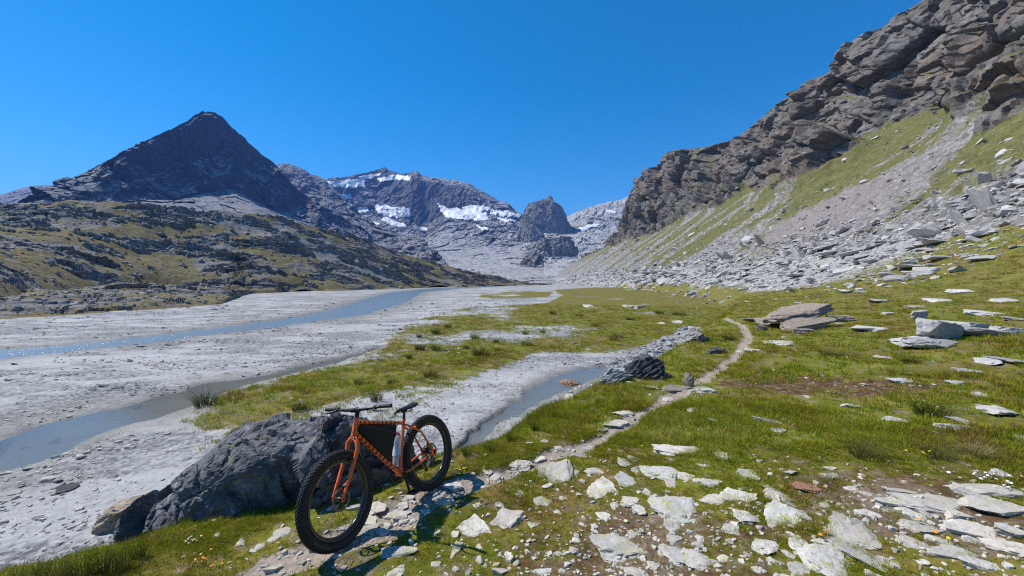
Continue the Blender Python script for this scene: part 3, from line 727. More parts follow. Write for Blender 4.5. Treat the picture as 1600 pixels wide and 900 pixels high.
tag(o, kind='structure', label='low distant ridge left of the pyramid mountain')
EU = [850, 880, 895, 912, 930, 950, 966, 985, 1010, 1060, 1120]; EV = [352, 342, 334, 327, 321, 316, 313, 306, 300, 295, 300]
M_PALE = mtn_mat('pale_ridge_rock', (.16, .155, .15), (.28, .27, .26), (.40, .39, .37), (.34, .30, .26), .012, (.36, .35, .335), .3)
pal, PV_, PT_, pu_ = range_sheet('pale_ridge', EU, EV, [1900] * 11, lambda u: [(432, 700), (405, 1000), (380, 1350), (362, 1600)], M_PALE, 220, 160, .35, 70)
tag(pal, kind='structure', label='pale sunlit ridge between rock tower and cliff')

# snow lies on the mountains as sheets of its own, a little proud of the rock
SNOW = N('old_snow'); _p = SNOW.pos((.05, .05, .05)); _nn = SNOW.noise(_p, 1.5, 6, .65)
SNOW = SNOW.pr(SNOW.ramp(_nn, [(.3, (.55, .56, .58)), (.6, (.76, .77, .78))]), .6, SNOW.bump(_nn, .6, 1.5))
def snow_on(V, u, poly, label, lift=4.0, name='snow_patch', seed=0, group=None):
    """poly in photo (u, v): picks the quads of the mountain sheet that lie there and lays a sheet of snow over them"""
    pu = 800 + V[..., 0] / V[..., 1] * F; pv = 441 - (V[..., 2] - EYE) / V[..., 1] * F
    sd = poly_sd(pu, pv, poly) + .6 + 1.7 * fbm2(pu * .12 + seed, pv * .22, 3)
    keep = sd > 0
    nr, nc = keep.shape
    q = keep[:-1, :-1] & keep[1:, :-1] & keep[:-1, 1:] & keep[1:, 1:]
    lab = np.zeros(q.shape, int); best = (0, 0); L_ = 0
    for r0, c0 in zip(*np.nonzero(q)):       # keep the one connected sheet
        if lab[r0, c0]: continue
        L_ += 1; st_ = [(r0, c0)]; lab[r0, c0] = L_; cnt_ = 0
        while st_:
            a_, b_ = st_.pop(); cnt_ += 1
            for da, db in ((1, 0), (-1, 0), (0, 1), (0, -1)):
                e_, f_ = a_ + da, b_ + db
                if 0 <= e_ < q.shape[0] and 0 <= f_ < q.shape[1] and q[e_, f_] and not lab[e_, f_]: lab[e_, f_] = L_; st_.append((e_, f_))
        best = max(best, (cnt_, L_))
    r, c = np.nonzero(lab == best[1]) if best[0] else ([], [])
    if len(r) < 2: return
    S = V.copy()
    for _ in range(14):                      # snow smooths the rock under it
        S[1:-1, 1:-1] = (S[1:-1, 1:-1] * 2 + S[:-2, 1:-1] + S[2:, 1:-1] + S[1:-1, :-2] + S[1:-1, 2:]) / 6
    inn = np.clip(sd / 1.6, -.6, 1)[..., None]
    S = np.where(inn > 0, S, V)
    S = S + np.array([0, -.55, .8]) * (lift * inn)
    # keep it in front of the bare rock
    S[..., 1] = np.minimum(S[..., 1], V[..., 1] - 1.0 * inn[..., 0]); S[..., 2] = np.maximum(S[..., 2], V[..., 2] + 1.0 * inn[..., 0])
    fc = np.stack([r * nc + c, r * nc + c + 1, (r + 1) * nc + c + 1, (r + 1) * nc + c], -1)
    used, inv = np.unique(fc, return_inverse=True)
    me = mesh_np(name, S.reshape(-1, 3)[used], inv.reshape(-1, 4), SNOW, True)
    o = obj(name, me); tag(o, label, 'snow', group)
SN = [([(505, 281), (540, 279), (570, 276), (572, 288), (545, 291), (520, 290), (524, 298), (514, 296)], 'bright snow slope on the shoulder left of the massif summit'),
      ([(560, 273), (595, 268), (592, 272), (566, 279)], 'thin snow streak just under the massif summit'),
      ([(590, 275), (622, 270), (648, 274), (640, 279), (612, 278), (592, 281)], 'broken snow band right below the summit point of the massif'),
      ([(530, 303), (550, 305), (553, 312), (538, 312)], 'small snow patch below the shoulder on the massif'),
      ([(533, 312), (548, 318), (556, 326), (545, 326), (534, 318)], 'narrow slanting snow patch left of the hanging glacier'),
      ([(560, 325), (575, 322), (577, 332), (562, 333)], 'little snow patch beside the hanging glacier'),
      ([(585, 322), (600, 318), (612, 324), (640, 325), (642, 338), (622, 341), (600, 338), (588, 332)], 'hanging glacier with a jagged icy lower edge'),
      ([(600, 338), (618, 346), (636, 352), (633, 356), (612, 352), (598, 344)], 'snow tongue beneath the hanging glacier'),
      ([(552, 342), (575, 347), (595, 348), (590, 354), (562, 350)], 'long thin snow strip low on the left of the massif'),
      ([(592, 358), (604, 359), (603, 363), (594, 362)], 'tiny snow fleck low under the glacier'),
      ([(684, 318), (700, 325), (730, 328), (760, 330), (764, 342), (755, 347), (725, 343), (700, 341), (688, 330)], 'large white snowfield at the foot of the massif wall'),
      ([(764, 328), (790, 330), (815, 336), (812, 341), (785, 338), (768, 335)], 'snow ramp leading from the wall towards the rock tower'),
      ([(775, 340), (805, 344), (808, 347), (790, 347)], 'thin snow line above the grey scree bowl'),
      ([(745, 352), (764, 358), (762, 362), (748, 357)], 'small snow streak in the scree bowl'),
      ([(659, 356), (668, 356), (667, 361), (660, 361)], 'snow fleck below the dark wall spur'),
      ([(724, 326), (735, 320), (752, 322), (768, 326), (762, 331), (735, 331)], 'snow apron tucked against the right part of the wall')]
for i, (pl, lb) in enumerate(SN): snow_on(MV, mu, [(a_, b_ + (3.5 if b_ < 300 else 0)) for a_, b_ in pl], lb, 2.0, seed=i * 3.1, group='snow patches on the massif')
snow_on(PV_, pu_, [(902, 358), (920, 352), (938, 350), (932, 355), (910, 362)], 'snow streak at the foot of the pale ridge', 3.0, seed=50)
snow_on(PV_, pu_, [(946, 328), (962, 331), (960, 334), (947, 332)], 'snow fleck near the crest of the pale ridge', 3.0, seed=60)

# free-standing rock bodies: stations up the height with a radius that changes with the bearing
def rock_body(name, cx, cy, z0, rings, mat, nseg=150, nrow=110, cell=14.0, amp=1.0, seed=0.0, squash=(1, 1)):
    """rings: (height, left reach, right reach, depth reach, x shift)"""
    R = np.array(rings, float); h = np.linspace(R[0, 0], R[-1, 0], nrow)
    th = np.linspace(0, 2 * np.pi, nseg, endpoint=False)
    l = np.interp(h, R[:, 0], R[:, 1])[:, None]; r = np.interp(h, R[:, 0], R[:, 2])[:, None]; dp = np.interp(h, R[:, 0], R[:, 3])[:, None]; sh = np.interp(h, R[:, 0], R[:, 4])[:, None]
    c, s = np.cos(th)[None], np.sin(th)[None]
    k = np.where(c > 0, r, l)
    X = cx + sh + k * np.sign(c) * np.abs(c) ** .8; Y = cy + dp * np.sign(s) * np.abs(s) ** .8; Z = z0 + np.repeat(h[:, None], nseg, 1)
    P = np.stack([X, Y, Z], -1); Q = np.stack([X, Y, Z * .8 + X * .2], -1) / cell + seed
    f1, e1, _ = facet3(Q); f2, e2, _ = facet3(Q * 2.7 + 3); f3, _, _ = facet3(Q * 7 + 8)
    d = (f1 * .55 + f2 * .26 + f3 * .10 - .06 * np.exp(-e1 * 12)) * cell * amp * np.minimum(1, (k + dp) / (1.5 * cell))
    X = X + c * d; Y = Y + s * d; Z = Z + .25 * d
    V = np.concatenate([np.stack([X, Y, Z], -1).reshape(-1, 3), [[cx + sh[-1, 0], cy, z0 + h[-1] + .01]]])
    fc = grid_faces(nrow, nseg, True)
    cap = np.stack([np.full(nseg, nrow * nseg), (nrow - 1) * nseg + np.arange(nseg), (nrow - 1) * nseg + (np.arange(nseg) + 1) % nseg, np.full(nseg, nrow * nseg)], -1)
    bm = bmesh.new(); me = mesh_np(name, V, fc, mat, False); bm.from_mesh(me); bm.verts.ensure_lookup_table()
    try: bm.faces.new([bm.verts[(nrow - 1) * nseg + i] for i in range(nseg)])
    except ValueError: pass
    bm.to_mesh(me); bm.free()
    return obj(name, me)
yS = 1650.0; pxs = yS / F
M_TOW = mtn_mat('rock_tower_stone', (.09, .088, .088), (.20, .195, .19), (.33, .32, .31), (.26, .21, .18), .022, (.20, .195, .185), .35, (.72, .9))
xS = (855 - 800) * pxs
zS = EYE + (441 - 390) * pxs
tw = rock_body('rock_tower', xS, yS, zS, [(0, 54 * pxs, 62 * pxs, 100, 0), (17 * pxs, 47 * pxs, 48 * pxs, 90, 0), (33 * pxs, 41 * pxs, 37 * pxs, 76, 0), (50 * pxs, 37 * pxs, 28 * pxs, 60, 0), (63 * pxs, 34 * pxs, 20 * pxs, 46, 0), (70 * pxs, 30 * pxs, 14 * pxs, 36, 0), (75 * pxs, 17 * pxs, 10 * pxs, 24, 0), (80 * pxs, 3 * pxs, 6 * pxs, 12, 5), (84 * pxs, 1 * pxs, 2 * pxs, 3, 8)], M_TOW, 190, 130, 52, .26, 2.3)
tag(tw, 'tall pointed rock tower standing alone in the valley head', 'rock')
yD = 1080.0; pxd = yD / F
M_DOM = mtn_mat('dark_knob_stone', (.08, .078, .076), (.20, .19, .18), (.36, .35, .33), (.26, .22, .18), .05, (.40, .39, .37), .3, (.72, .9))  # last pale tone is no scree here: sunlit dome top painted on upward faces
dm = rock_body('rock_dome', (868 - 800) * pxd, yD, EYE + (441 - 424) * pxd, [(0, 66 * pxd, 40 * pxd, 70, 0), (8 * pxd, 58 * pxd, 36 * pxd, 60, 0), (20 * pxd, 50 * pxd, 33 * pxd, 50, 0), (36 * pxd, 38 * pxd, 30 * pxd, 40, 0), (45 * pxd, 30 * pxd, 27 * pxd, 30, 0), (51 * pxd, 20 * pxd, 21 * pxd, 20, 0), (54 * pxd, 8 * pxd, 10 * pxd, 10, 0)], M_DOM, 150, 100, 26, .5, 7.7)
tag(dm, 'dark rounded rock knob below the pointed rock tower', 'rock')

# ------------------------------------------------------------------ stones
_ico = {}
def ico(sub):
    if sub not in _ico:
        bm = bmesh.new(); bmesh.ops.create_icosphere(bm, subdivisions=sub, radius=1)
        bm.verts.ensure_lookup_table()
        _ico[sub] = (np.array([v.co[:] for v in bm.verts]), np.array([[v.index for v in f.verts] for f in bm.faces])); bm.free()
    return _ico[sub]
def rock_np(seed, sub=3, k=12, top=.55, rough=.05, lo=.50, hi=.85, layers=0.0):
    """a broken stone of unit half-size: a ball cut by random planes, its top split flat"""
    r = np.random.RandomState(seed); V, Fc = ico(sub); V = V * 1.25
    V = V / np.max(np.abs(V) ** 1.0, axis=1)[:, None] ** .35
    def cut(V, n, d):
        n = n / np.linalg.norm(n); return V - np.maximum(V @ n - d, 0)[:, None] * n
    for i in range(k):
        n = r.randn(3); n[2] *= .45; V = cut(V, n, r.uniform(lo, hi))
    if top: V = cut(V, np.array([r.uniform(-.15, .15), r.uniform(-.15, .15), 1]), top); V = cut(V, np.array([r.uniform(-.3, .3), r.uniform(-.3, .3), -1]), .6)
    f, e, _ = facet3(V * 2.3 + seed * 1.37); g, _, _ = facet3(V * 6 + seed)
    nn = V / (np.linalg.norm(V, axis=1)[:, None] + 1e-6)
    V = V + nn * (rough * 2.2 * f + rough * .9 * g + rough * .8 * fbm3(V * 3 + seed, 3))[:, None]
    if layers: V[:, :2] *= (1 + layers * n2(V[:, 2] * 9 + seed, V[:, 2] * 0 + seed))[:, None]
    lo_, hi_ = V.min(0), V.max(0)
    return (V - (lo_ + hi_) / 2) / ((hi_ - lo_) / 2), Fc
def stone_mat(name, dark, mid, pale, lich=.5, warm=(.30, .24, .18), wa=.3, spread=(.80, .38)):
    n = N(name); p = n.pos((1, 1, 1)); oi = n.n('ObjectInfo')
    q = n.pos((3, 3, 9), (.3, .2, .5))
    st = n.noise(q, 2.0, 7, .65, .4); fin = n.noise(p, 34, 6, .7); med = n.noise(p, 7, 5, .65)
    v = n.math('ADD', n.math('MULTIPLY', st, .35), n.math('ADD', n.math('MULTIPLY', fin, .4), n.math('MULTIPLY', med, .25)))
    col = n.ramp(v, [(.32, dark), (.48, mid), (.66, pale)])
    col = n.mix(n.math('MULTIPLY', n.ramp(n.noise(p, 2.6, 4, .6), [(.48, 0.0), (.62, 1.0)]), wa), col, warm)
    lm = n.ramp(n.noise(p, 11, 6, .72), [(.575, 0.0), (.61, 1.0)])
    up = n.ramp(n.nz(), [(.2, 0.0), (.7, 1.0)])
    col = n.mix(n.math('MULTIPLY', n.math('MULTIPLY', lm, up), lich), col, n.ramp(fin, [(.3, (.30, .32, .08)), (.7, (.55, .52, .16))]))
    spot = n.ramp(n.noise(p, 26, 4, .6), [(.64, 0.0), (.67, 1.0)])
    col = n.mix(n.math('MULTIPLY', spot, .55), col, dark)
    val = n.math('ADD', spread[0], n.math('MULTIPLY', oi.outputs['Random'], spread[1]))
    h = n.n('HueSaturation'); n.l(col, h.inputs['Color']); n.l(val, h.inputs['Value'])
    b = n.bump(n.math('ADD', n.math('MULTIPLY', fin, .5), n.math('ADD', st, n.math('MULTIPLY', med, .7))), .8, .012)
    return n.pr(h.outputs[0], .88, b, Specular_IOR_Level=.08)
M_ST = stone_mat('pale_gneiss', (.22, .20, .17), (.46, .43, .375), (.66, .625, .56), .55, (.50, .41, .32), .4)
M_STL = stone_mat('lichen_gneiss', (.20, .19, .17), (.42, .405, .36), (.62, .60, .545), 1.0, (.48, .44, .26), .4)
M_STR = stone_mat('rusty_stone', (.12, .075, .06), (.26, .165, .125), (.42, .33, .28), .1, (.35, .16, .09), .6)
M_STB = stone_mat('brown_slab_rock', (.12, .10, .085), (.25, .21, .175), (.42, .37, .32), .15, (.32, .24, .17), .5)
M_STD = stone_mat('dark_schist', (.03, .031, .034), (.075, .077, .08), (.17, .172, .175), .15, (.13, .115, .09), .25)
M_SLAB = stone_mat('white_grey_slab', (.19, .185, .175), (.40, .39, .37), (.62, .605, .575), .2, (.40, .35, .29), .35, (.70, .52))
def stone(name, u, v, wpx, hpx, label, mat=M_ST, seed=None, sub=4, rise=.13, tilt=.07, group='stones in the foreground turf', cat='stone', rot=None, sink=.35, top=.55, layers=.03, kx=1.0, rough=.05, pos=None, dims=None):
    seed = seed if seed is not None else int(u * 7 + v * 13) % 9973
    r = random.Random(seed)
    x, y, z = pos if pos else on_ground(u, v)
    dist = math.sqrt(x * x + y * y + (EYE - z) ** 2); dep = max(math.asin((EYE - z) / dist), .06)
    wd = wpx * y / F
    H = wd * rise
    D = max(.55 * wd, min(1.7 * wd, (hpx * dist / F - H * .5 * math.cos(dep)) / math.sin(dep)))
    if dims: wd, D, H = dims
    V, Fc = rock_np(seed, sub, r.randint(9, 15), top, rough, layers=layers)
    V = V * np.array([wd / 2 * kx, D / 2, H * .75])
    o = obj(name, mesh_np(name, V, Fc, mat, False))
    o.location = (x, y, z + H * (.75 - sink * 1.0 - .48))
    rz = rot if rot is not None else r.uniform(-.35, .35)
    o.rotation_euler = (r.uniform(-tilt, tilt), r.uniform(-tilt, tilt), rz - math.atan2(x, y) * .5)
    tag(o, label, cat, group); return o

# ---- the big boulder the bicycle leans on
def big_boulder():
    S = np.array([(-4.04, 4.42, 4.7, .15), (-3.92, 4.22, 4.9, .42), (-3.75, 4.10, 5.0, .72), (-3.5, 3.98, 5.15, .90), (-3.25, 3.92, 5.25, 1.10), (-3.0, 3.86, 5.3, 1.18), (-2.65, 3.80, 5.3, 1.27), (-2.35, 3.78, 5.25, 1.29), (-2.12, 3.82, 5.2, 1.27),
                  (-1.95, 3.90, 5.2, 1.38), (-1.78, 4.0, 5.15, 1.39), (-1.6, 4.12, 5.1, 1.28), (-1.42, 4.26, 5.0, 1.24), (-1.28, 4.42, 5.0, 1.14), (-1.16, 4.55, 5.0, 1.02), (-1.06, 4.68, 5.0, .84), (-.98, 4.78, 4.95, .5)])
    ns, nt_ = 260, 150
    t = np.linspace(0, len(S) - 1, ns); k = np.arange(len(S))
    x = np.interp(t, k, S[:, 0]); yn = np.interp(t, k, S[:, 1]); yf = np.interp(t, k, S[:, 2]); top = np.interp(t, k, S[:, 3])
    zb = -.15
    th = np.linspace(0, np.pi, nt_)[:, None]
    c, s = np.cos(th), np.sin(th)
    yc = (yn + yf) / 2; hw = (yf - yn) / 2
    Y = yc[None] - hw[None] * np.sign(c) * np.abs(c) ** .42 * (1 - .10 * s ** 2); Z = zb + (top - zb)[None] * s ** .52
    X = np.repeat(x[None], nt_, 0)
    P = np.stack([X, Y, Z], -1)
    Q = np.stack([X * .9 + Z * .35, Y, Z * 1.2 - X * .25], -1) + .08 * n3(P * 1.6)[..., None]
    f1, e1, _ = facet3(Q / .70 + 2.2); f2, e2, _ = facet3(Q / .24 + 5.1); f3, _, _ = facet3(Q / .09 + 1.7)
    d = .26 * f1 + .05 * f2 + .02 * fbm3(P * 2.2, 4) - .02 * np.exp(-e1 * 18) - .008 * np.exp(-e2 * 14)
    dY = -np.sign(c) * np.abs(c) ** .6
    Y = Y + dY * d * 1.0; Z = Z + s * d * .75; X = X + .3 * d * np.sign(X + 2.6)
    rb = np.random.RandomState(12); P = np.stack([X, Y, Z], -1)
    for i in range(34):                      # split faces
        nn = np.array([rb.normal(0, .75), -abs(rb.normal(.55, .45)), rb.uniform(-.1, .95)]); nn /= np.linalg.norm(nn)
        c_ = np.array([rb.uniform(-3.35, -1.3), 4.45, .75]); q_ = (P - c_) @ nn; near = np.abs(P[..., 0] - c_[0]) < .75
        if not near.any(): continue
        h_ = q_[near].max(); d_ = h_ - rb.uniform(.03, .11)
        P = P - (np.maximum(q_ - d_, 0) * np.exp(-((P[..., 0] - c_[0]) / .7) ** 6))[..., None] * nn
    Q = P + .0; g2, _, _ = facet3(Q / .15 + 9.1); g3, _, _ = facet3(Q / .06 + 2.2)
    P[..., 1] += dY * (.016 * g2 + .009 * g3); P[..., 2] += s * (.016 * g2 + .009 * g3)
    X, Y, Z = P[..., 0], P[..., 1], P[..., 2]
    n = N('boulder_schist'); p = n.pos(); q = n.pos((2.4, 2.4, 5.0), (.2, .5, .2))
    st = n.noise(q, 1.4, 8, .68, .6); fin = n.noise(p, 22, 7, .7); med = n.noise(p, 5, 6, .68)
    v = n.math('ADD', n.math('MULTIPLY', st, .45), n.math('ADD', n.math('MULTIPLY', fin, .3), n.math('MULTIPLY', med, .25)))
    col = n.ramp(v, [(.33, (.04, .041, .043)), (.47, (.105, .107, .11)), (.60, (.21, .212, .214)), (.72, (.40, .40, .395))])
    lm = n.ramp(n.noise(p, 3.1, 6, .7), [(.60, 0.0), (.65, 1.0)]); col = n.mix(n.math('MULTIPLY', lm, .55), col, (.30, .28, .09))
    wl = n.ramp(n.noise(p, 7.3, 6, .75), [(.57, 0.0), (.63, 1.0)]); col = n.mix(n.math('MULTIPLY', wl, .5), col, (.48, .485, .475))
    b = n.bump(n.math('ADD', st, n.math('ADD', n.math('MULTIPLY', fin, .45), n.math('MULTIPLY', med, .6))), .9, .03)
    m = n.pr(col, .8, b, Specular_IOR_Level=.12)
    o = obj('boulder', mesh_np('boulder', np.stack([X, Y, Z], -1).reshape(-1, 3), grid_faces(nt_, ns), m, False))
    tag(o, 'huge dark grey boulder behind the orange bicycle, its near face in shadow', 'boulder')
big_boulder()

# ---- dark ribbed boulder by the pool and its companions
def ribbed(name, u, v, wpx, hpx, label, lean=.55, seed=1, mat=M_STD, ribs=1.0, dep_k=.7):
    x, y, z = on_ground(u, v); k = y / F; wd = wpx * k; H = hpx * k
    V, Fc = rock_np(seed, 5, 9, 0, .05, .6, .9)
    V = V * np.array([wd / 2, wd * dep_k / 2, H])
    a = V[:, 0] * math.cos(.9) + V[:, 2] * -math.sin(.9)
    rib = (np.abs(((a / (wd * .085) + .5 * n3(V * 3.0 / wd)) % 1.0) - .5) * 2) ** .7
    nn = V / (np.linalg.norm(V, axis=1)[:, None] + 1e-6)
    V = V + nn * ((rib - .5) * wd * .055 * ribs)[:, None]
    V[:, 0] += V[:, 2] * lean * .25
    V[:, 2] *= np.interp(V[:, 0], [-wd / 2, -wd * .15, wd * .1, wd / 2], [.55, 1.0, .95, .6])
    o = obj(name, mesh_np(name, V, Fc, mat, False)); o.location = (x, y + wd * dep_k * .25, z + H * .0)
    tag(o, label, 'boulder'); return o
M_RIB = stone_mat('ribbed_black_schist', (.022, .023, .026), (.06, .062, .066), (.20, .205, .215), .12, (.12, .11, .09), .15)
ribbed('boulder', 1016, 592, 78, 34, 'black ribbed boulder standing in the grass beside the stream pool', seed=4, mat=M_RIB)
ribbed('boulder', 962, 598, 50, 21, 'low grey wedge of rock against the left side of the ribbed boulder', lean=1.2, seed=11, mat=stone_mat('grey_wedge_rock', (.07, .07, .072), (.19, .19, .185), (.36, .36, .35), .25), ribs=.4)
ribbed('standing_stone', 1078, 604, 18, 24, 'small pointed brown stone standing upright beside the footpath', lean=.2, seed=21, mat=M_STB, ribs=.3, dep_k=.8)
ribbed('rock', 893, 604, 42, 9, 'flat reddish brown rock lying at the edge of the stream pool', lean=.3, seed=31, mat=M_STR, ribs=.5)
ribbed('rock', 190, 822, 118, 34, 'brown weathered rock half sunk in pale silt left of the big boulder', lean=.6, seed=37, mat=stone_mat('ochre_rock', (.11, .085, .06), (.27, .21, .155), (.47, .40, .33), .1, (.34, .22, .12), .5), ribs=.5, dep_k=.8)
ribbed('rock', 1086, 533, 56, 19, 'long grey striped rock rib beside the brook bed', lean=1.6, seed=43, mat=stone_mat('grey_rib_rock', (.10, .095, .09), (.22, .21, .20), (.40, .385, .37), .15), ribs=.9, dep_k=1.0)
ribbed('rock', 1124, 553, 36, 9, 'low dark rock in the grass just left of the footpath bend', seed=47, mat=M_STD, ribs=.3)
def slabs(name, label, cat, parts, mat):
    """a split outcrop: each slab a part"""
    root = empty(name, loc=(0, 0, 0)); tag(root, label, cat)
    for (u, v, wpx, hpx, H, seed, rx, ry, rz, dz) in parts:
        x, y, z = on_ground(u, v); k = y / F; wd = wpx * k
        V, Fc = rock_np(seed, 4, 10, .5, .035, .6, .9, layers=.04)
        dist = math.hypot(y, EYE - z); D = max(.40 * wd, min((.55 if y > 8 else 1.0) * wd, hpx * dist / F / max(.09, (EYE - z) / dist)))
        V = V * np.array([wd / 2, D / 2, H / 2])
        o = obj('slab', mesh_np('slab', V, Fc, mat, False), root); o.location = (x, y + D * .25, z + dz); o.rotation_euler = (rx, ry, rz)
    return root
slabs('slab_outcrop', 'big brown split slab outcrop in the meadow right of the footpath', 'outcrop',
      [(1252, 508, 116, 10, .60, 3, .04, -.15, .06, .42), (1268, 514, 84, 6, .40, 5, .10, -.20, .12, .12), (1225, 505, 80, 8, .3, 9, .0, -.1, 0, .1), (1318, 503, 42, 6, .3, 8, 0, .05, 0, .12), (1185, 502, 44, 6, .22, 12, 0, 0, 0, .06), (1193, 516, 22, 6, .26, 14, .1, .1, .4, .06), (1262, 520, 44, 5, .2, 15, 0, 0, .2, .03)], M_STB)
slabs('slab_outcrop', 'pale blocky outcrop with a dark hollow at its left, far right meadow', 'outcrop',
      [(1478, 532, 80, 16, .62, 23, .05, .10, .1, .24), (1432, 538, 72, 8, .2, 25, 0, -.12, .2, .05), (1470, 543, 92, 10, .26, 29, .1, .06, .05, .05), (1545, 525, 90, 10, .26, 33, 0, .1, -.1, .08), (1520, 517, 66, 8, .3, 35, 0, .05, 0, .12), (1585, 522, 50, 8, .2, 39, 0, .1, 0, .08), (1440, 505, 28, 4, .34, 41, 0, 0, 0, .3)], M_SLAB)
slabs('bedrock_ledge', 'large flat layered bedrock ledge at the bottom right corner', 'bedrock',
      [(1560, 774, 130, 18, .10, 51, -.02, .05, -.1, -.005), (1468, 796, 105, 26, .09, 53, .02, .06, -.25, -.01), (1575, 802, 110, 26, .09, 57, .0, .05, -.15, -.01), (1540, 838, 110, 26, .08, 59, .03, .05, -.2, -.015), (1450, 832, 60, 16, .07, 61, 0, .04, -.3, -.01), (1500, 872, 90, 18, .07, 63, .02, .04, -.2, -.012), (1592, 866, 70, 22, .08, 67, .02, .03, -.2, -.012), (1400, 790, 54, 12, .07, 69, 0, .05, -.2, -.01), (1360, 806, 40, 10, .06, 71, 0, .05, -.2, -.01), (1410, 770, 46, 8, .06, 73, 0, .05, -.2, -.01),
       (1505, 812, 44, 14, .08, 75, .0, .1, -.3, -.005), (1440, 812, 40, 10, .06, 77, .0, .1, -.3, -.01), (1590, 838, 50, 14, .08, 79, .0, .1, -.3, -.005), (1480, 850, 44, 10, .06, 81, .0, .1, -.3, -.01), (1545, 890, 70, 14, .07, 83, .0, .1, -.3, -.01), (1420, 800, 30, 8, .05, 85, .0, .1, -.3, -.01), (1520, 775, 50, 9, .06, 87, .0, .1, -.3, 0)], M_ST)

NTH = 'first second third fourth fifth sixth seventh eighth ninth tenth eleventh twelfth thirteenth fourteenth fifteenth sixteenth seventeenth eighteenth nineteenth twentieth'.split()
def nth(i, n):
    "place in a row counted from the nearer end"
    if n == 1: return 'only'
    if i < (n + 1) // 2: return NTH[i] + ' from the left'
    return NTH[n - 1 - i] + ' from the right'
def ranked(lst): return [(q, nth(i, len(lst))) for i, q in enumerate(sorted(lst))]
# ---- foreground stones one by one
BIG = [  # u, v, width, height, label, material
 (866, 746, 60, 45, 'largest pale stone in the turf nearest the rear wheel shadow', M_ST),
 (806, 725, 52, 18, 'long pale stone lying just right of the rear wheel', M_ST),
 (937, 766, 52, 34, 'white broken stone with rubble beside the largest pale stone', M_ST),
 (981, 757, 42, 28, 'blue grey lichened stone with a small black hole', M_STL),
 (793, 815, 58, 30, 'pale flat stone with a pebble on it, below the bicycle shadow', M_ST),
 (737, 826, 52, 28, 'pale wedge stone at the tip of the bicycle shadow', M_ST),
 (623, 862, 58, 16, 'flat cream stone right of the front wheel contact point', M_ST),
 (972, 858, 104, 38, 'big humped blue grey stone with yellow lichen at bottom centre', M_STL),
 (1059, 800, 78, 34, 'broad grey lichened stone in the middle of the foreground stones', M_STL),
 (1059, 706, 78, 13, 'long low white stone at the upper edge of the stony turf', M_ST),
 (1032, 738, 56, 27, 'cracked pale slab just below the long low white stone', M_STL),
 (1053, 865, 42, 30, 'square stone covered in yellow lichen beside the humped stone', M_STL),
 (1091, 877, 52, 27, 'rounded cracked grey stone at the bottom edge, right of the lichened square stone', M_ST),
 (1154, 777, 60, 16, 'flat yellowish slab leading into the right stone field', M_STL),
 (1113, 783, 44, 14, 'grey flat stone left of the yellowish slab', M_ST),
 (1218, 777, 54, 20, 'smooth grey slab with a dark underside edge', M_ST),
 (1228, 813, 70, 36, 'large slanting grey slab below the smooth grey slab', M_STL),
 (1325, 832, 86, 40, 'biggest slanting pale slab in the lower right turf', M_ST),
 (1297, 878, 96, 44, 'pale slab patched with bright yellow lichen at the bottom edge', M_STL),
 (1350, 872, 58, 32, 'yellow green lichened block beside the bright lichen slab', M_STL),
 (1195, 853, 46, 17, 'narrow blue grey stone pointing down to the right', M_ST),
 (1143, 824, 28, 28, 'upright pale stone between the broad stones', M_ST),
 (1268, 764, 50, 13, 'dark red rusty stone above the slanting slabs', M_STR),
 (963, 662, 48, 15, 'flat pale stone lying across the footpath', M_ST),
 (1221, 538, 54, 11, 'grey striped slab in the meadow below the split outcrop', M_ST),
 (1102, 609, 36, 11, 'white flat stone right of the pointed standing stone', M_SLAB),
 (1174, 547, 26, 14, 'pale stone on the right side of the footpath bend', M_ST),
 (1559, 641, 60, 18, 'grey flat stone in the grass near the right picture edge', M_SLAB),
 (1234, 737, 22, 17, 'small tilted pointed stone sticking out of the turf', M_ST),
 (1059, 610, 60, 8, 'thin pale stone edging the footpath beside the standing stone', M_STB),
]
for (u, v, a, b, lb, m) in BIG: stone('stone', u, v, a, b, lb, m, sub=4, top=(.55 if b / a < .7 else .75), tilt=(.12 if u != 1234 else .5))
MIDS = [(840, 718, 26, 10), (901, 737, 18, 20), (848, 784, 38, 18), (833, 820, 18, 9), (620, 892, 24, 20), (681, 883, 26, 8), (715, 857, 20, 20), (750, 854, 13, 8), (793, 868, 14, 10), (845, 895, 38, 12), (942, 805, 24, 18), (811, 771, 16, 16),
 (774, 746, 22, 14), (761, 737, 16, 10), (1127, 712, 24, 13), (975, 722, 22, 13), (989, 717, 15, 11), (928, 736, 32, 10), (994, 736, 18, 15), (1050, 755, 22, 15), (1071, 748, 32, 13), (1113, 756, 39, 11), (1169, 742, 36, 13), (1100, 729, 25, 6),
 (983, 783, 34, 15), (997, 796, 24, 13), (1053, 823, 32, 20), (1054, 843, 30, 10), (1093, 840, 15, 9), (1164, 806, 40, 17), (995, 896, 42, 12), (1242, 890, 22, 20), (1243, 853, 18, 18), (1049, 719, 20, 5), (1295, 744, 32, 8), (1250, 892, 34, 18),
 (1250, 855, 34, 20), (1295, 851, 50, 8), (1430, 852, 40, 15), (920, 700, 22, 8), (905, 712, 26, 8), (880, 780, 14, 10), (870, 800, 12, 8), (1010, 770, 14, 10), (960, 790, 14, 9), (1140, 846, 12, 8), (1180, 890, 18, 9), (930, 830, 12, 8), (900, 845, 14, 8), (870, 868, 16, 9), (780, 790, 16, 8), (745, 790, 14, 8), (1020, 884, 18, 10), (1130, 875, 18, 10), (1205, 800, 16, 8), (1290, 790, 18, 7), (1330, 765, 26, 6), (1390, 880, 30, 10), (1370, 850, 20, 10)]
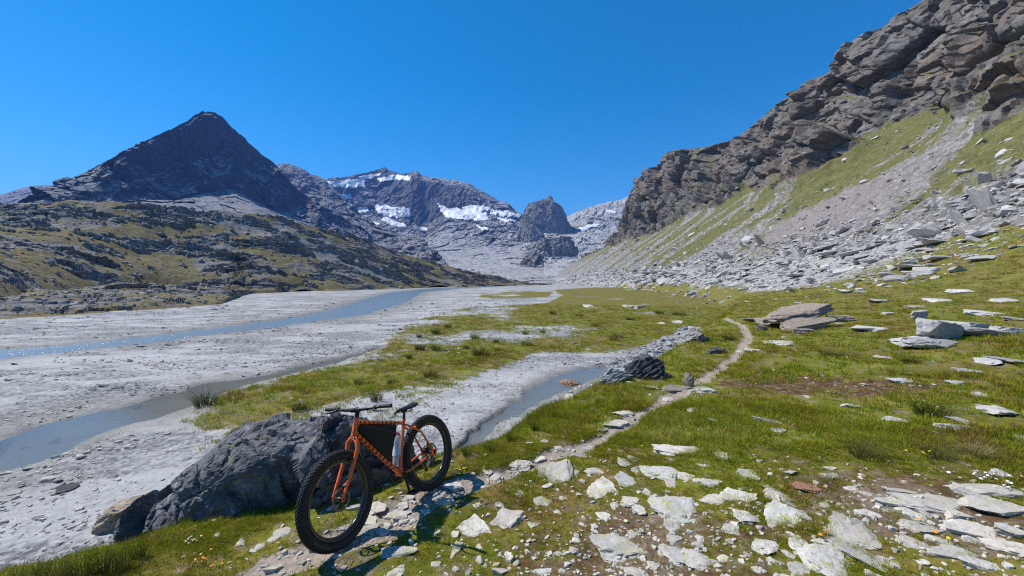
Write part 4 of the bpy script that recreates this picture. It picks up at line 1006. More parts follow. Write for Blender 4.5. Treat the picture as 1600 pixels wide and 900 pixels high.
SHORT = ['largest pale stone by the wheel shadow', 'long pale stone near the rear wheel', 'white broken stone', 'stone with a black hole', 'flat stone carrying a pebble', 'wedge stone at the shadow tip', 'flat cream stone', 'big humped blue grey stone', 'broad central grey stone', 'long low white stone', 'cracked pale slab', 'square lichened stone', 'rounded cracked stone', 'flat yellowish slab', 'grey flat stone', 'smooth grey slab', 'large slanting grey slab', 'biggest slanting pale slab', 'bright lichen slab', 'yellow green block', 'narrow blue grey stone', 'upright pale stone', 'rusty red stone']
_seen = {}
def near_label(u, v, a):
    k = min(range(len(SHORT)), key=lambda i: (BIG[i][0] - u) ** 2 + (1.6 * (BIG[i][1] - v)) ** 2); dx, dy = u - BIG[k][0], v - BIG[k][1]
    w_ = ('to the right of' if dx > 0 else 'to the left of') if abs(dx) > 1.5 * abs(dy) else ('just below' if dy > 0 else 'just above')
    t_ = '%s %s the %s' % ('sizeable pale stone' if a >= 30 else 'small pale stone' if a >= 19 else 'tiny pale stone', w_, SHORT[k]); c = _seen[t_] = _seen.get(t_, 0) + 1
    return t_ if c == 1 else t_ + (', the farther one' if c == 2 else ', the farthest one')
for (u, v, a, b) in MIDS: stone('stone', u, v, a, b, near_label(u, v, a), sub=3, mat=M_ST if (u + v) % 3 else M_STL)
SHAD = [(706, 761, 34, 16), (681, 778, 22, 18), (698, 786, 36, 10), (587, 793, 36, 20), (620, 807, 42, 14), (580, 813, 22, 20), (577, 828, 32, 12), (597, 833, 24, 10), (633, 813, 20, 20), (630, 790, 22, 10), (553, 793, 26, 10), (655, 760, 22, 8), (640, 778, 20, 9), (665, 800, 18, 8)]
for (u, v, a, b), q in ranked(SHAD): stone('path_stone', u, v, a, b, 'flat path stone under the bicycle, ' + q + ' of those path stones', sub=3, group='path stones under the bicycle', rise=.22)
for (u, v, a, b), q in ranked([(517, 795, 18, 8), (443, 833, 32, 14), (407, 857, 18, 10), (425, 843, 14, 8), (375, 848, 16, 9)]): stone('stone', u, v, a, b, 'small pale stone in front of the big boulder, ' + q, sub=3, group='stones in front of the big boulder')
MEAD = [(1199, 658, 46, 8), (1215, 673, 24, 6), (1120, 657, 28, 9), (1152, 549, 14, 8), (1349, 514, 48, 8), (1227, 527, 10, 6), (1313, 506, 16, 4), (1377, 558, 24, 8), (1405, 595, 32, 5), (1495, 598, 32, 5), (1512, 580, 28, 6), (1540, 564, 36, 12), (1577, 564, 36, 12), (1594, 686, 22, 15), (1531, 617, 20, 6), (1457, 566, 14, 5), (1326, 634, 32, 6), (1397, 657, 32, 6), (1424, 671, 15, 6), (1457, 674, 10, 7), (1484, 667, 50, 7), (1499, 657, 24, 8), (1140, 640, 16, 6), (1100, 650, 18, 6), (1260, 620, 12, 4), (1350, 600, 10, 4), (1330, 655, 12, 5), (1300, 655, 16, 5), (1240, 640, 12, 5), (1290, 588, 14, 4), (1560, 740, 30, 7), (1430, 480, 30, 6), (1465, 470, 26, 5), (1390, 490, 26, 5), (1530, 490, 40, 6), (1570, 470, 34, 6), (1500, 455, 30, 5), (1590, 500, 30, 6), (1370, 470, 30, 5)]
for (u, v, a, b), q in ranked(MEAD): stone('stone', u, v, a, b, 'pale flat stone scattered in the green meadow, ' + q + ' there', M_SLAB, sub=3, group='stones scattered in the meadow', sink=.25)
for (u, v, a, b), q in ranked([(897, 623, 30, 9), (929, 639, 16, 6), (971, 647, 36, 7), (984, 597, 14, 8), (920, 479, 18, 5), (991, 480, 36, 8), (1033, 506, 12, 7), (1059, 504, 20, 5), (1005, 603, 10, 6), (1020, 606, 22, 5), (1045, 625, 20, 6), (1000, 648, 18, 6), (1085, 640, 26, 7), (1010, 661, 16, 5), (940, 672, 20, 5), (870, 700, 18, 6), (850, 690, 14, 5)]): stone('stone', u, v, a, b, 'pale stone on the grass bank between footpath and stream, ' + q, sub=3, group='stones on the stream bank', sink=.25)
for (u, v, a, b), q in ranked([(715, 552, 10, 5), (468, 523, 8, 4), (700, 700, 10, 6), (716, 703, 14, 7), (705, 712, 12, 6), (728, 696, 9, 5), (100, 765, 34, 8), (85, 690, 16, 5), (40, 700, 12, 4), (213, 636, 9, 4), (190, 605, 9, 4), (828, 648, 10, 6), (818, 640, 8, 4)]): stone('stone', u, v, a, b, 'small grey stone lying on the pale river gravel, ' + q, M_STD if v > 600 else M_ST, sub=2, group='stones on the river gravel', sink=.2)

# ------------------------------------------------------------------ bicycle
def bike():
    R_ = .375; WB = 1.13
    ha = rad(69); ax = Vector((-math.cos(ha), 0, math.sin(ha))); perp = Vector((math.sin(ha), 0, math.cos(ha)))
    fa = Vector((WB, 0, R_)); base = fa - .05 * perp
    crown = base + .455 * ax; htb = crown + .035 * ax; htt = base + .635 * ax
    htb = base + .485 * ax
    bar = htt + .065 * ax + .05 * perp
    STEER = .066
    SM = Matrix.Translation(base) @ Matrix.Rotation(STEER, 4, ax) @ Matrix.Translation(-base)
    steer = lambda p: SM @ p
    bb = Vector((.435, 0, .315)); std = Vector((-.292, 0, .956)); st = bb + .485 * std
    # pose in the world (found from the wheel and frame points of the photograph)
    Mr = Matrix(((-.47035404, .86743318, -.16225522), (-.88234219, -.45904108, .10369929), (.0154704, .19194001, .98128472)))
    RX = Matrix.Rotation(-PITCH, 3, 'X')
    M4 = (RX @ Mr).to_4x4(); M4.translation = RX @ Vector((-.82774142, 4.27107339, -2.10808731)) + Vector((0, 0, EYE))
    OR = N('orange_frame_paint'); _p = OR.pos((1, 1, 1), obj=True); _d = OR.noise(_p, 60, 4, .6)
    OR = OR.pr(OR.ramp(_d, [(.3, (.80, .115, .012)), (.7, (.92, .15, .018))]), .32, None, Coat_Weight=.5, Coat_Roughness=.15)
    BLK = plain('black_anodised_metal', (.012, .012, .014), .38, Metallic=.4)
    RUB = N('tyre_rubber'); _p = RUB.pos(obj=True); _d = RUB.noise(_p, 45, 5, .65)
    RUB = RUB.pr(RUB.ramp(_d, [(.35, (.014, .014, .015)), (.7, (.040, .038, .036))]), .78, RUB.bump(_d, .4, .004))
    STL = plain('steel', (.45, .45, .46), .3, Metallic=1.0)
    CAR = plain('black_rim', (.012, .012, .014), .22, Coat_Weight=.4)
    SAD = plain('saddle_vinyl', (.014, .014, .017), .42)
    MK = plain('faded_tyre_print', (.22, .18, .07), .8)
    root = empty('bicycle', M4); tag(root, 'orange mountain bicycle with fat black tyres leaning against the big boulder', 'bicycle')
    # frame
    f = MB()
    f.tube([htb - .012 * ax, htt + .005 * ax], .0225, 16)
    f.tube([htb - .016 * ax, htb + .01 * ax], .027, 16); f.tube([htt - .012 * ax, htt + .008 * ax], .027, 16)
    f.tube([htt - .035 * ax, st - .02 * std], [.019, .0165], 14)
    f.tube([htb + .035 * ax, bb + Vector((0, 0, .0))], [.0235, .022], 14)
    f.tube([bb - .01 * std, st + .012 * std], [.0175, .0165], 14)
    f.tube([st - .004 * std, st + .014 * std], .021, 14)
    f.tube([bb + Vector((0, -.04, 0)), bb + Vector((0, .04, 0))], .024, 16)
    for s in (-1, 1):
        dr = Vector((0, s * .078, R_))
        f.tube([st - .035 * std + Vector((0, s * .014, 0)), st - .055 * std + Vector((-.05, s * .045, -.01)), Vector((.13, s * .062, .62)), Vector((.05, s * .074, .47)), dr + Vector((.004, 0, .02))], [.0105, .0105, .010, .010, .009], 10)
        f.tube([bb + Vector((-.012, s * .028, 0)), bb + Vector((-.09, s * .052, .002)), Vector((.19, s * .070, .345)), dr + Vector((.012, 0, -.004))], [.0125, .0125, .011, .010], 10)
        f.box(dr, .05, .008, .06)
    f.tube([Vector((.185, -.058, .69)), Vector((.185, .058, .69))], .007, 8)
    f.build('frame', OR, root)
    # fork
    f = MB(); c0 = crown + .02 * ax
    for s in (-1, 1):
        dr = fa + Vector((0, s * .056, 0))
        f.tube([c0, crown + Vector((0, s * .03, .008)), crown + Vector((.006, s * .054, -.018)), crown + Vector((.016, s * .060, -.075)), lerp(crown + Vector((.016, s * .060, -.075)), dr, .55), dr + Vector((0, 0, .012))],
               [.021, .0205, .0195, .0185, .0165, .011], 14)
        f.box(dr, .022, .010, .034)
    f.xf(steer); f.build('fork', OR, root)
    f = MB(); f.tube([htt + .004 * ax, htt + .05 * ax], .019, 16); f.xf(steer); f.build('headset_spacer', BLK, root)
    # wheels
    def wheel(front):
        c = fa if front else Vector((0, 0, R_)); fn = (lambda p: steer(p + c)) if front else (lambda p: p + c)
        hw = .05 if front else .068
        m = MB(); m.tube([(0, -hw, 0), (0, -hw * .55, 0), (0, hw * .55, 0), (0, hw, 0)], [.010, .019, .019, .010], 14)
        for k in range(32):
            th = 2 * math.pi * k / 32; s = 1 if k % 2 else -1; o = .55 * (1 if (k // 2) % 2 else -1)
            m.tube([(.024 * math.cos(th + o), s * hw * .6, .024 * math.sin(th + o)), (.272 * math.cos(th), s * .004, .272 * math.sin(th))], .0013, 4, False)
        m.tube([(0, -hw - .015, 0), (0, hw + .015, 0)], .006, 8)
        m.xf(fn); wh = m.build('wheel', STL if False else BLK, root)
        m = MB()
        prof = [(.336 + .0365 * math.cos(t), .0385 * math.sin(t)) for t in [math.pi * 2 * i / 20 for i in range(20)]]
        m.lathe(prof, 96, closed=True)
        nk = 78
        for k in range(nk):
            for row, (ang, wd, ln) in enumerate(((0, .014, .017), (.42, .012, .016), (-.42, .012, .016), (.88, .011, .017), (-.88, .011, .017))):
                th = 2 * math.pi * (k + (.5 if row in (1, 2) else 0)) / nk
                rr = .336 + .0375 * math.cos(ang); yy = .0395 * math.sin(ang)
                Mx = Matrix.Rotation(-th, 3, 'Y') @ Matrix.Rotation(ang, 3, 'Z')
                m.box(Mx @ Vector((0, 0, 0)) + Vector((rr * math.cos(th), yy, rr * math.sin(th))), .0105, wd, ln, Mx)
        m.xf(fn); ty = m.build('tyre', RUB, wh, sharp=30)
        m = MB(); m.lathe([(.303, -.024), (.303, .024), (.292, .0245), (.276, .016), (.270, .005), (.270, -.005), (.276, -.016), (.292, -.0245)], 96, closed=True)
        m.xf(fn); rm = m.build('rim', CAR, wh)
        m = MB(); yb = .036
        prof = [(.090, yb), (.072, yb), (.072, yb + .002), (.090, yb + .002)]
        m.lathe(prof, 48, closed=True)
        for k in range(6):
            a = k * math.pi / 3; m.tube([(.02 * math.cos(a), yb + .001, .02 * math.sin(a)), (.075 * math.cos(a + .4), yb + .001, .075 * math.sin(a + .4))], .003, 6)
        m.xf(fn); m.build('brake_disc', plain('brushed_disc_steel', (.16, .16, .165), .4, Metallic=1.0), wh)
        # worn print on the tyre wall and outline lettering on the rim
        m = MB()
        for k in range(6):
            th = rad((-62 if front else 150) + 5.0 * k); Mx = Matrix.Rotation(-th, 3, 'Y')
            pc = Vector((.337 * math.cos(th), .0388, .337 * math.sin(th)))
            for sg in (-.5, .5): m.box(pc, .021, .0012, .0045, Mx @ Matrix.Rotation(sg * (1.6 if k % 2 else .9), 3, 'Y'))
        m.xf(fn); m.build('tyre_print', MK, wh)
        m = MB()
        for k in range(5):
            th = rad((8 if front else 8) - 9.0 * k)
            for da, r0, r1 in ((-.045, .279, .296), (.045, .279, .296)):
                a0 = th + da; m.tube([(r0 * math.cos(a0), .0215 + (r0 - .279) * .30, r0 * math.sin(a0)), (r1 * math.cos(a0), .0215 + .0055, r1 * math.sin(a0))], .0009, 4)
            for rr in ((.296,) if k % 2 else (.296, .279)): m.tube([(rr * math.cos(th + q), .0215 + (rr - .279) * .32, rr * math.sin(th + q)) for q in (-.045, 0, .045)], .0009, 4)
        m.xf(fn); m.build('rim_lettering', plain('grey_outline_print', (.35, .35, .36), .5), wh)
        if not front:
            m = MB()
            for j in range(8):
                r0 = .068 - j * .0062; y0 = -.030 - j * .0042
                m.lathe([(.016, y0), (r0 - .004, y0), (r0, y0 - .0008), (r0 - .004, y0 - .0018), (.016, y0 - .0018)], 40)
            m.xf(fn); m.build('cassette', STL, wh)
        return wh
    wheel(True); wheel(False)
    # cockpit
    m = MB(); m.tube([htt + .05 * ax, htt + .065 * ax + .012 * perp, bar], [.018, .019, .017], 12); m.tube([bar + Vector((0, -.022, 0)), bar + Vector((0, .022, 0))], .021, 14); m.tube([htt + .045 * ax, htt + .085 * ax], .020, 12)
    m.xf(steer); m.build('stem', BLK, root)
    pts = [bar + Vector((-.045, y * 1.0, .012)) if abs(y) > .3 else bar + Vector((-.030 * (abs(y) / .3) ** 1.5, y, .010 * (abs(y) / .3))) for y in (-.39, -.31, -.2, -.1, 0, .1, .2, .31, .39)]
    m = MB(); m.tube(pts, [.011, .011, .012, .0145, .0155, .0145, .012, .011, .011], 12); m.xf(steer); hb = m.build('handlebar', BLK, root)
    for s in (-1, 1):
        m = MB(); e = bar + Vector((-.045, s * .392, .012)); i = bar + Vector((-.040, s * .265, .011))
        m.tube([e, lerp(e, i, .05), i], [.0172, .0160, .0155], 12); m.xf(steer); m.build('grip', RUB, hb)
        m = MB(); q = bar + Vector((-.030, s * .225, .010))
        m.tube([q + Vector((0, -.012, 0)), q + Vector((0, .012, 0))], .018, 10); m.tube([q + Vector((.01, 0, -.008)), q + Vector((.045, s * .02, -.016)), q + Vector((.060, s * .08, -.020)), q + Vector((.052, s * .155, -.022))], [.011, .010, .007, .005], 8)
        m.xf(steer); m.build('brake_lever', BLK, hb)
        m = MB(); q0 = q + Vector((.03, -s * .01, -.004))
        m.tube([q0, q0 + Vector((.075, -s * .07, .012)), q0 + Vector((.080, -s * .15, -.05)), Vector((bar.x + .03, s * .03, bar.z - .13)), Vector((htb.x + .02, s * .032, htb.z + .02)), crown + Vector((.03, s * .06, -.06))], .0024, 6)
        m.xf(steer); m.build('brake_cable', BLK, hb)
    m = MB(); m.tube([st, st + .085 * std], .0135, 12); m.box(st + .092 * std, .05, .03, .018); m.build('seat_post', BLK, root)
    # saddle
    m = MB(); prof = [(.405, .012, .012, -.016), (.385, .019, .020, -.006), (.33, .024, .026, .002), (.26, .034, .030, .002), (.20, .055, .034, .004), (.155, .068, .036, .010), (.125, .066, .030, .016), (.112, .045, .018, .015)]
    sz = .898; V = []; n = 16
    for (x, hw, th, dz) in prof:
        for k in range(n):
            a = 2 * math.pi * k / n; cy, cz = math.cos(a), math.sin(a)
            V.append((x, hw * cy, sz + dz + (th * .42 * cz if cz > 0 else th * .8 * cz) - (.010 * abs(cy) ** 2)))
    Fs = [(i * n + k, i * n + (k + 1) % n, (i + 1) * n + (k + 1) % n, (i + 1) * n + k) for i in range(len(prof) - 1) for k in range(n)] + [tuple(range(n)), tuple((len(prof) - 1) * n + k for k in range(n))]
    m.add(V, Fs); sd = m.build('saddle', SAD, root, sharp=60)
    m = MB()
    for s in (-1, 1): m.tube([Vector((.37, s * .008, sz - .018)), Vector((.31, s * .022, sz - .038)), Vector((.22, s * .022, sz - .038)), Vector((.15, s * .03, sz - .012))], .0035, 6)
    m.build('saddle_rail', STL, sd)
    # drive train (on the far side), cranks nearly upright
    ca = rad(-97)
    for s, a in ((1, ca), (-1, ca + math.pi)):
        m = MB(); d = Vector((math.cos(a), 0, math.sin(a))); o = bb + Vector((0, s * .062, 0))
        m.tube([o, o + d * .175 + Vector((0, s * .012, 0))], [(.017, .010), (.012, .008)], 10); m.tube([bb + Vector((0, s * .03, 0)), o + Vector((0, s * .010, 0))], .019, 12)
        cr = m.build('crank', BLK, root)
        m = MB(); pc = o + d * .175 + Vector((0, s * .068, 0))
        m.box(pc, .10, .098, .016); m.tube([o + d * .175, pc], .006, 8)
        for i in (-1, 1):
            for j in (-1, 0, 1): m.tube([pc + Vector((i * .042, j * .035, -.012)), pc + Vector((i * .042, j * .035, .012))], .002, 5)
        m.build('pedal', BLK, cr)
    m = MB(); yc = -.048
    m.lathe([(.052, yc), (.066, yc), (.0665, yc - .003), (.052, yc - .003)], 40, o=bb, closed=True)
    for k in range(32):
        a = 2 * math.pi * k / 32; m.box(bb + Vector((.068 * math.cos(a), yc - .0015, .068 * math.sin(a))), .005, .0025, .005, Matrix.Rotation(-a, 3, 'Y'))
    for k in range(4):
        a = k * math.pi / 2 + .4; m.tube([bb + Vector((.015 * math.cos(a), yc - .002, .015 * math.sin(a))), bb + Vector((.056 * math.cos(a), yc - .002, .056 * math.sin(a)))], .006, 6)
    m.build('chainring', BLK, root)
    m = MB(); ra = Vector((0, 0, R_))
    m.tube([bb + Vector((.0, yc - .002, .068)), ra + Vector((.0, yc - .002, .052))], .0042, 6)
    m.tube([bb + Vector((.0, yc - .002, -.068)), Vector((.02, yc - .004, R_ - .185)), Vector((-.012, yc - .004, R_ - .17)), Vector((.03, yc - .003, R_ - .09)), ra + Vector((.045, yc - .002, -.03))], .0042, 6)
    m.build('chain', plain('oily_chain', (.14, .135, .13), .4, Metallic=.9), root)
    m = MB(); yd = yc - .006
    m.tube([ra + Vector((.0, yd, -.02)), ra + Vector((-.01, yd - .012, -.075)), ra + Vector((.005, yd - .008, -.12))], [.012, .017, .012], 8); m.tube([ra + Vector((.028, yd, -.092)), ra + Vector((.012, yd + .002, -.185))], .008, 6)
    for q in (Vector((.028, yd + .004, -.092)), Vector((.006, yd + .004, -.182))): m.lathe([(.003, -.003), (.02, -.003), (.02, .003), (.003, .003)], 16, o=ra + q, closed=True)
    m.build('derailleur', BLK, root)
    for (p, fn, nm) in ((fa + Vector((-.055, .045, .075)), steer, 0), (Vector((.072, .055, R_ + .055)), (lambda q: q), 1)):
        m = MB(); m.box(p, .03, .03, .06, Matrix.Rotation(.5, 3, 'Y')); m.tube([p + Vector((0, .005, .03)), p + Vector((-.01, .006, .07))], .008, 8); m.xf(fn); m.build('brake_caliper', BLK, root)
    m = MB(); yk = .085
    m.tube([Vector((.005, yk, R_ - .01)), Vector((.0, yk + .008, R_ + .0)), Vector((-.055, yk + .012, R_ + .022))], [.009, .008, .004], 8); m.build('axle_lever', BLK, root)
    # bottle in its cage
    cg = MB(); bax = bb + .065 * std + Vector((.956, 0, .292)) * .062
    for s in (-1, 1): cg.tube([bax + Vector((-.035, s * .012, -.01)), bax + Vector((-.01, s * .043, 0)), bax + std * .10 + Vector((.01, s * .043, 0)), bax + std * .15 + Vector((-.035, s * .02, 0))], .003, 6)
    cg.tube([bax + Vector((-.03, 0, -.012)), bax + Vector((.03, 0, -.006))], .004, 6)
    cg.build('bottle_cage', BLK, root)
    n = N('clear_water_bottle'); lw = n.n('LayerWeight'); lw.inputs[0].default_value = .5
    gl = n.n('BsdfGlossy'); gl.inputs['Roughness'].default_value = .08
    df = n.n('BsdfTranslucent'); df.inputs[0].default_value = (.80, .84, .87, 1)
    d2 = n.n('BsdfDiffuse'); d2.inputs[0].default_value = (.62, .66, .70, 1)
    tr = n.n('BsdfTransparent'); tr.inputs[0].default_value = (.86, .90, .92, 1)
    a1 = n.n('MixShader'); a1.inputs[0].default_value = .5; n.l(df.outputs[0], a1.inputs[1]); n.l(d2.outputs[0], a1.inputs[2])
    a2 = n.n('MixShader'); a2.inputs[0].default_value = .48; n.l(tr.outputs[0], a2.inputs[1]); n.l(a1.outputs[0], a2.inputs[2])
    a3 = n.n('MixShader'); n.l(lw.outputs['Facing'], a3.inputs[0]); n.l(a2.outputs[0], a3.inputs[1]); n.l(gl.outputs[0], a3.inputs[2]); n.l(a3.outputs[0], n.out.inputs[0])
    q = std.to_track_quat('Z', 'X').to_matrix().to_4x4()
    Bm = M4 @ Matrix.Translation(bax + std * .0) @ q
    bt = empty('water_bottle', Bm); tag(bt, 'clear plastic water bottle with red cap on the bicycle seat tube', 'bottle')
    prof = [(.004, .004), (.026, .0), (.037, .008)] + [(.0385 if (i % 2 == 0) else .0362, .02 + .0135 * i) for i in range(15)] + [(.037, .225), (.030, .255), (.019, .277), (.0135, .285), (.0135, .292)]
    m = MB(); m.lathe(prof, 28, 'Z'); m.build('bottle_body', n.m, bt)
    m = MB(); m.lathe([(.0005, .306), (.0145, .306), (.0155, .303), (.0155, .288), (.0125, .288)], 24, 'Z'); m.build('cap', plain('red_cap', (.55, .02, .015), .4), bt)
    m = MB(); m.lathe([(.0392, .095), (.0394, .10), (.0394, .17), (.0392, .175)], 28, 'Z'); m.build('label_sleeve', plain('pale_bottle_label', (.55, .60, .66), .5), bt)
    # frame bag laced into the main triangle
    bg_ = empty('frame_bag', M4); tag(bg_, 'black bag laced with cord into the bicycle frame triangle', 'bag')
    tA = htt - .035 * ax; tB = st - .02 * std; dA = htb + .035 * ax; dB = bb
    up = Vector((0, 0, 1))
    corners = [lerp(tA, tB, .05) - up * .022, lerp(tA, tB, .80) - up * .020, lerp(dA, dB, .80) + Vector((.02, 0, .055)), lerp(dA, dB, .72) + Vector((.012, 0, .030)), lerp(dA, dB, .08) + Vector((.0, 0, .032))]
    m = MB(); k = len(corners); V = []; cen = sum(corners, Vector()) / k
    for (y, sc_) in ((-.034, .93), (-.026, 1.0), (.026, 1.0), (.034, .93)):
        for c in corners: p = cen + (c - cen) * sc_; V.append((p.x, y, p.z))
    Fs = [(i * k + j, i * k + (j + 1) % k, (i + 1) * k + (j + 1) % k, (i + 1) * k + j) for i in range(3) for j in range(k)] + [tuple(range(k)), tuple(3 * k + j for j in range(k))]
    m.add(V, Fs); n = N('black_nylon'); _p = n.pos(obj=True); _d = n.noise(_p, 18, 4, .6); n = n.pr((.010, .010, .012), .75, n.bump(_d, .5, .01)); bb_ = m.build('bag_body', n, bg_)
    zp = MB(); za = lerp(corners[0], corners[4], .22); zb_ = lerp(corners[1], corners[2], .20)
    zp.tube([Vector((za.x - .03, .036, za.z)), Vector((zb_.x + .02, .036, zb_.z))], .0028, 5); zp.build('zip', plain('grey_zip', (.09, .09, .095), .5), bb_)
    CORD = plain('black_cord', (.010, .010, .010), .7)
    def lace(A, B, r, cnt, f0, f1):
        d = (B - A).normalized(); nrm = Vector((0, 1, 0)); bn = d.cross(nrm)
        for sgn in (1, -1):
            m = MB(); P = []
            for i in range(cnt * 12 + 1):
                t = f0 + (f1 - f0) * i / (cnt * 12); a = sgn * 2 * math.pi * i / 12
                P.append(A.lerp(B, t) + (nrm * math.cos(a) + bn * math.sin(a)) * (r + .0022))
            m.tube(P, .0024, 5); m.build('lace', CORD, bg_)
    lace(tA, tB, .019, 9, .06, .86); lace(dA, dB, .0245, 10, .05, .84)
    return root
bike()

# ------------------------------------------------------------------ scattering helper (one object, instances made by geometry nodes)
def scatter(name, pts, rots, scl, idx, variants, label):
    col = bpy.data.collections.new(name + '_variants')
    for i, (me) in enumerate(variants):
        ob = bpy.data.objects.new('%s_form_%02d' % (name, i), me); col.objects.link(ob)
    me = bpy.data.meshes.new(name); me.vertices.add(len(pts)); me.vertices.foreach_set('co', np.asarray(pts, np.float32).ravel())
    a = me.attributes.new('rot', 'FLOAT_VECTOR', 'POINT'); a.data.foreach_set('vector', np.asarray(rots, np.float32).ravel())
    a = me.attributes.new('scl', 'FLOAT_VECTOR', 'POINT'); a.data.foreach_set('vector', np.asarray(scl, np.float32).ravel())
    a = me.attributes.new('idx', 'INT', 'POINT'); a.data.foreach_set('value', np.asarray(idx, np.int32))
    o = obj(name, me); tag(o, label, kind='stuff')
    g = bpy.data.node_groups.new(name + '_scatter', 'GeometryNodeTree')
    g.interface.new_socket('Geometry', in_out='INPUT', socket_type='NodeSocketGeometry'); g.interface.new_socket('Geometry', in_out='OUTPUT', socket_type='NodeSocketGeometry')
    gi = g.nodes.new('NodeGroupInput'); go = g.nodes.new('NodeGroupOutput'); ip = g.nodes.new('GeometryNodeInstanceOnPoints')
    ci = g.nodes.new('GeometryNodeCollectionInfo'); ci.inputs['Collection'].default_value = col; ci.inputs['Separate Children'].default_value = True; ci.inputs['Reset Children'].default_value = True
    def na(nm, ty):
        x = g.nodes.new('GeometryNodeInputNamedAttribute'); x.data_type = ty; x.inputs['Name'].default_value = nm; return [s for s in x.outputs if s.enabled and s.name == 'Attribute'][0]
    g.links.new(gi.outputs[0], ip.inputs['Points']); g.links.new(ci.outputs[0], ip.inputs['Instance']); ip.inputs['Pick Instance'].default_value = True
    g.links.new(na('idx', 'INT'), ip.inputs['Instance Index'])
    e2r = g.nodes.new('FunctionNodeEulerToRotation'); g.links.new(na('rot', 'FLOAT_VECTOR'), e2r.inputs[0]); g.links.new(e2r.outputs[0], ip.inputs['Rotation'])
    g.links.new(na('scl', 'FLOAT_VECTOR'), ip.inputs['Scale']); g.links.new(ip.outputs[0], go.inputs[0])
    md = o.modifiers.new('scatter', 'NODES'); md.node_group = g
    return o

# ---- grass blades
def blades(seed, n, h, spread, wid, lean, seg=2, hv=.4):
    r = np.random.RandomState(seed); V = []; Fc = []
    for i in range(n):
        a = r.uniform(0, 2 * np.pi); rr = spread * math.sqrt(r.rand()); bx, by = rr * math.cos(a), rr * math.sin(a)
        hh = h * r.uniform(1 - hv, 1 + hv); d = a + r.uniform(-.9, .9); ln = lean * r.uniform(.3, 1.2) * hh; ww = wid * r.uniform(.7, 1.2); px_, py_ = -math.sin(d + r.uniform(-1, 1)), math.cos(d)
        b = len(V)
        for k in range(seg + 1):
            t = k / seg; w2 = ww * (1 - t ** 1.5 * .92)
            cx, cy, cz = bx + math.cos(d) * ln * t * t, by + math.sin(d) * ln * t * t, hh * (t - .12 * t * t * lean) - .006
            V += [(cx - px_ * w2 / 2, cy - py_ * w2 / 2, cz), (cx + px_ * w2 / 2, cy + py_ * w2 / 2, cz)]
        for k in range(seg): Fc.append((b + 2 * k, b + 2 * k + 1, b + 2 * k + 3, b + 2 * k + 2))
    return np.array(V), np.array(Fc)
def blade_mat(name, stops, big=.5, sc=.5, trans=.35):
    n = N(name); oi = n.n('ObjectInfo')
    mp = n.n('Mapping'); mp.inputs['Scale'].default_value = (sc,) * 3; n.l(oi.outputs['Location'], mp.inputs[0])
    nz_ = n.noise(mp.outputs[0], 1.6, 6, .7)
    f = n.math('ADD', n.math('ADD', n.math('MULTIPLY', nz_, 1.5), -.25), n.math('MULTIPLY', n.math('SUBTRACT', oi.outputs['Random'], .5), big))
    col = n.ramp(f, stops)
    df = n.n('BsdfDiffuse'); n.l(col, df.inputs[0]); tl = n.n('BsdfTranslucent'); n.l(col, tl.inputs[0])
    mx = n.n('MixShader'); mx.inputs[0].default_value = trans; n.l(df.outputs[0], mx.inputs[1]); n.l(tl.outputs[0], mx.inputs[2]); n.l(mx.outputs[0], n.out.inputs[0]); return n.m
M_GR = blade_mat('meadow_blades', [(.18, (.20, .115, .045)), (.30, (.36, .27, .045)), (.38, (.30, .29, .022)), (.46, (.20, .255, .014)), (.62, (.145, .21, .013)), (.72, (.32, .33, .024)), (.84, (.50, .41, .12))], .55, .35)
M_RU = blade_mat('rush_blades', [(.3, (.045, .062, .014)), (.5, (.08, .105, .02)), (.75, (.15, .15, .04))], .6, .4, .25)
M_HAY = blade_mat('dry_blades', [(.3, (.12, .12, .04)), (.5, (.22, .19, .085)), (.75, (.36, .31, .18))], .6, .4, .3)
def land_all(x, y): return land(x, y, True)
rs = np.random.RandomState(21)
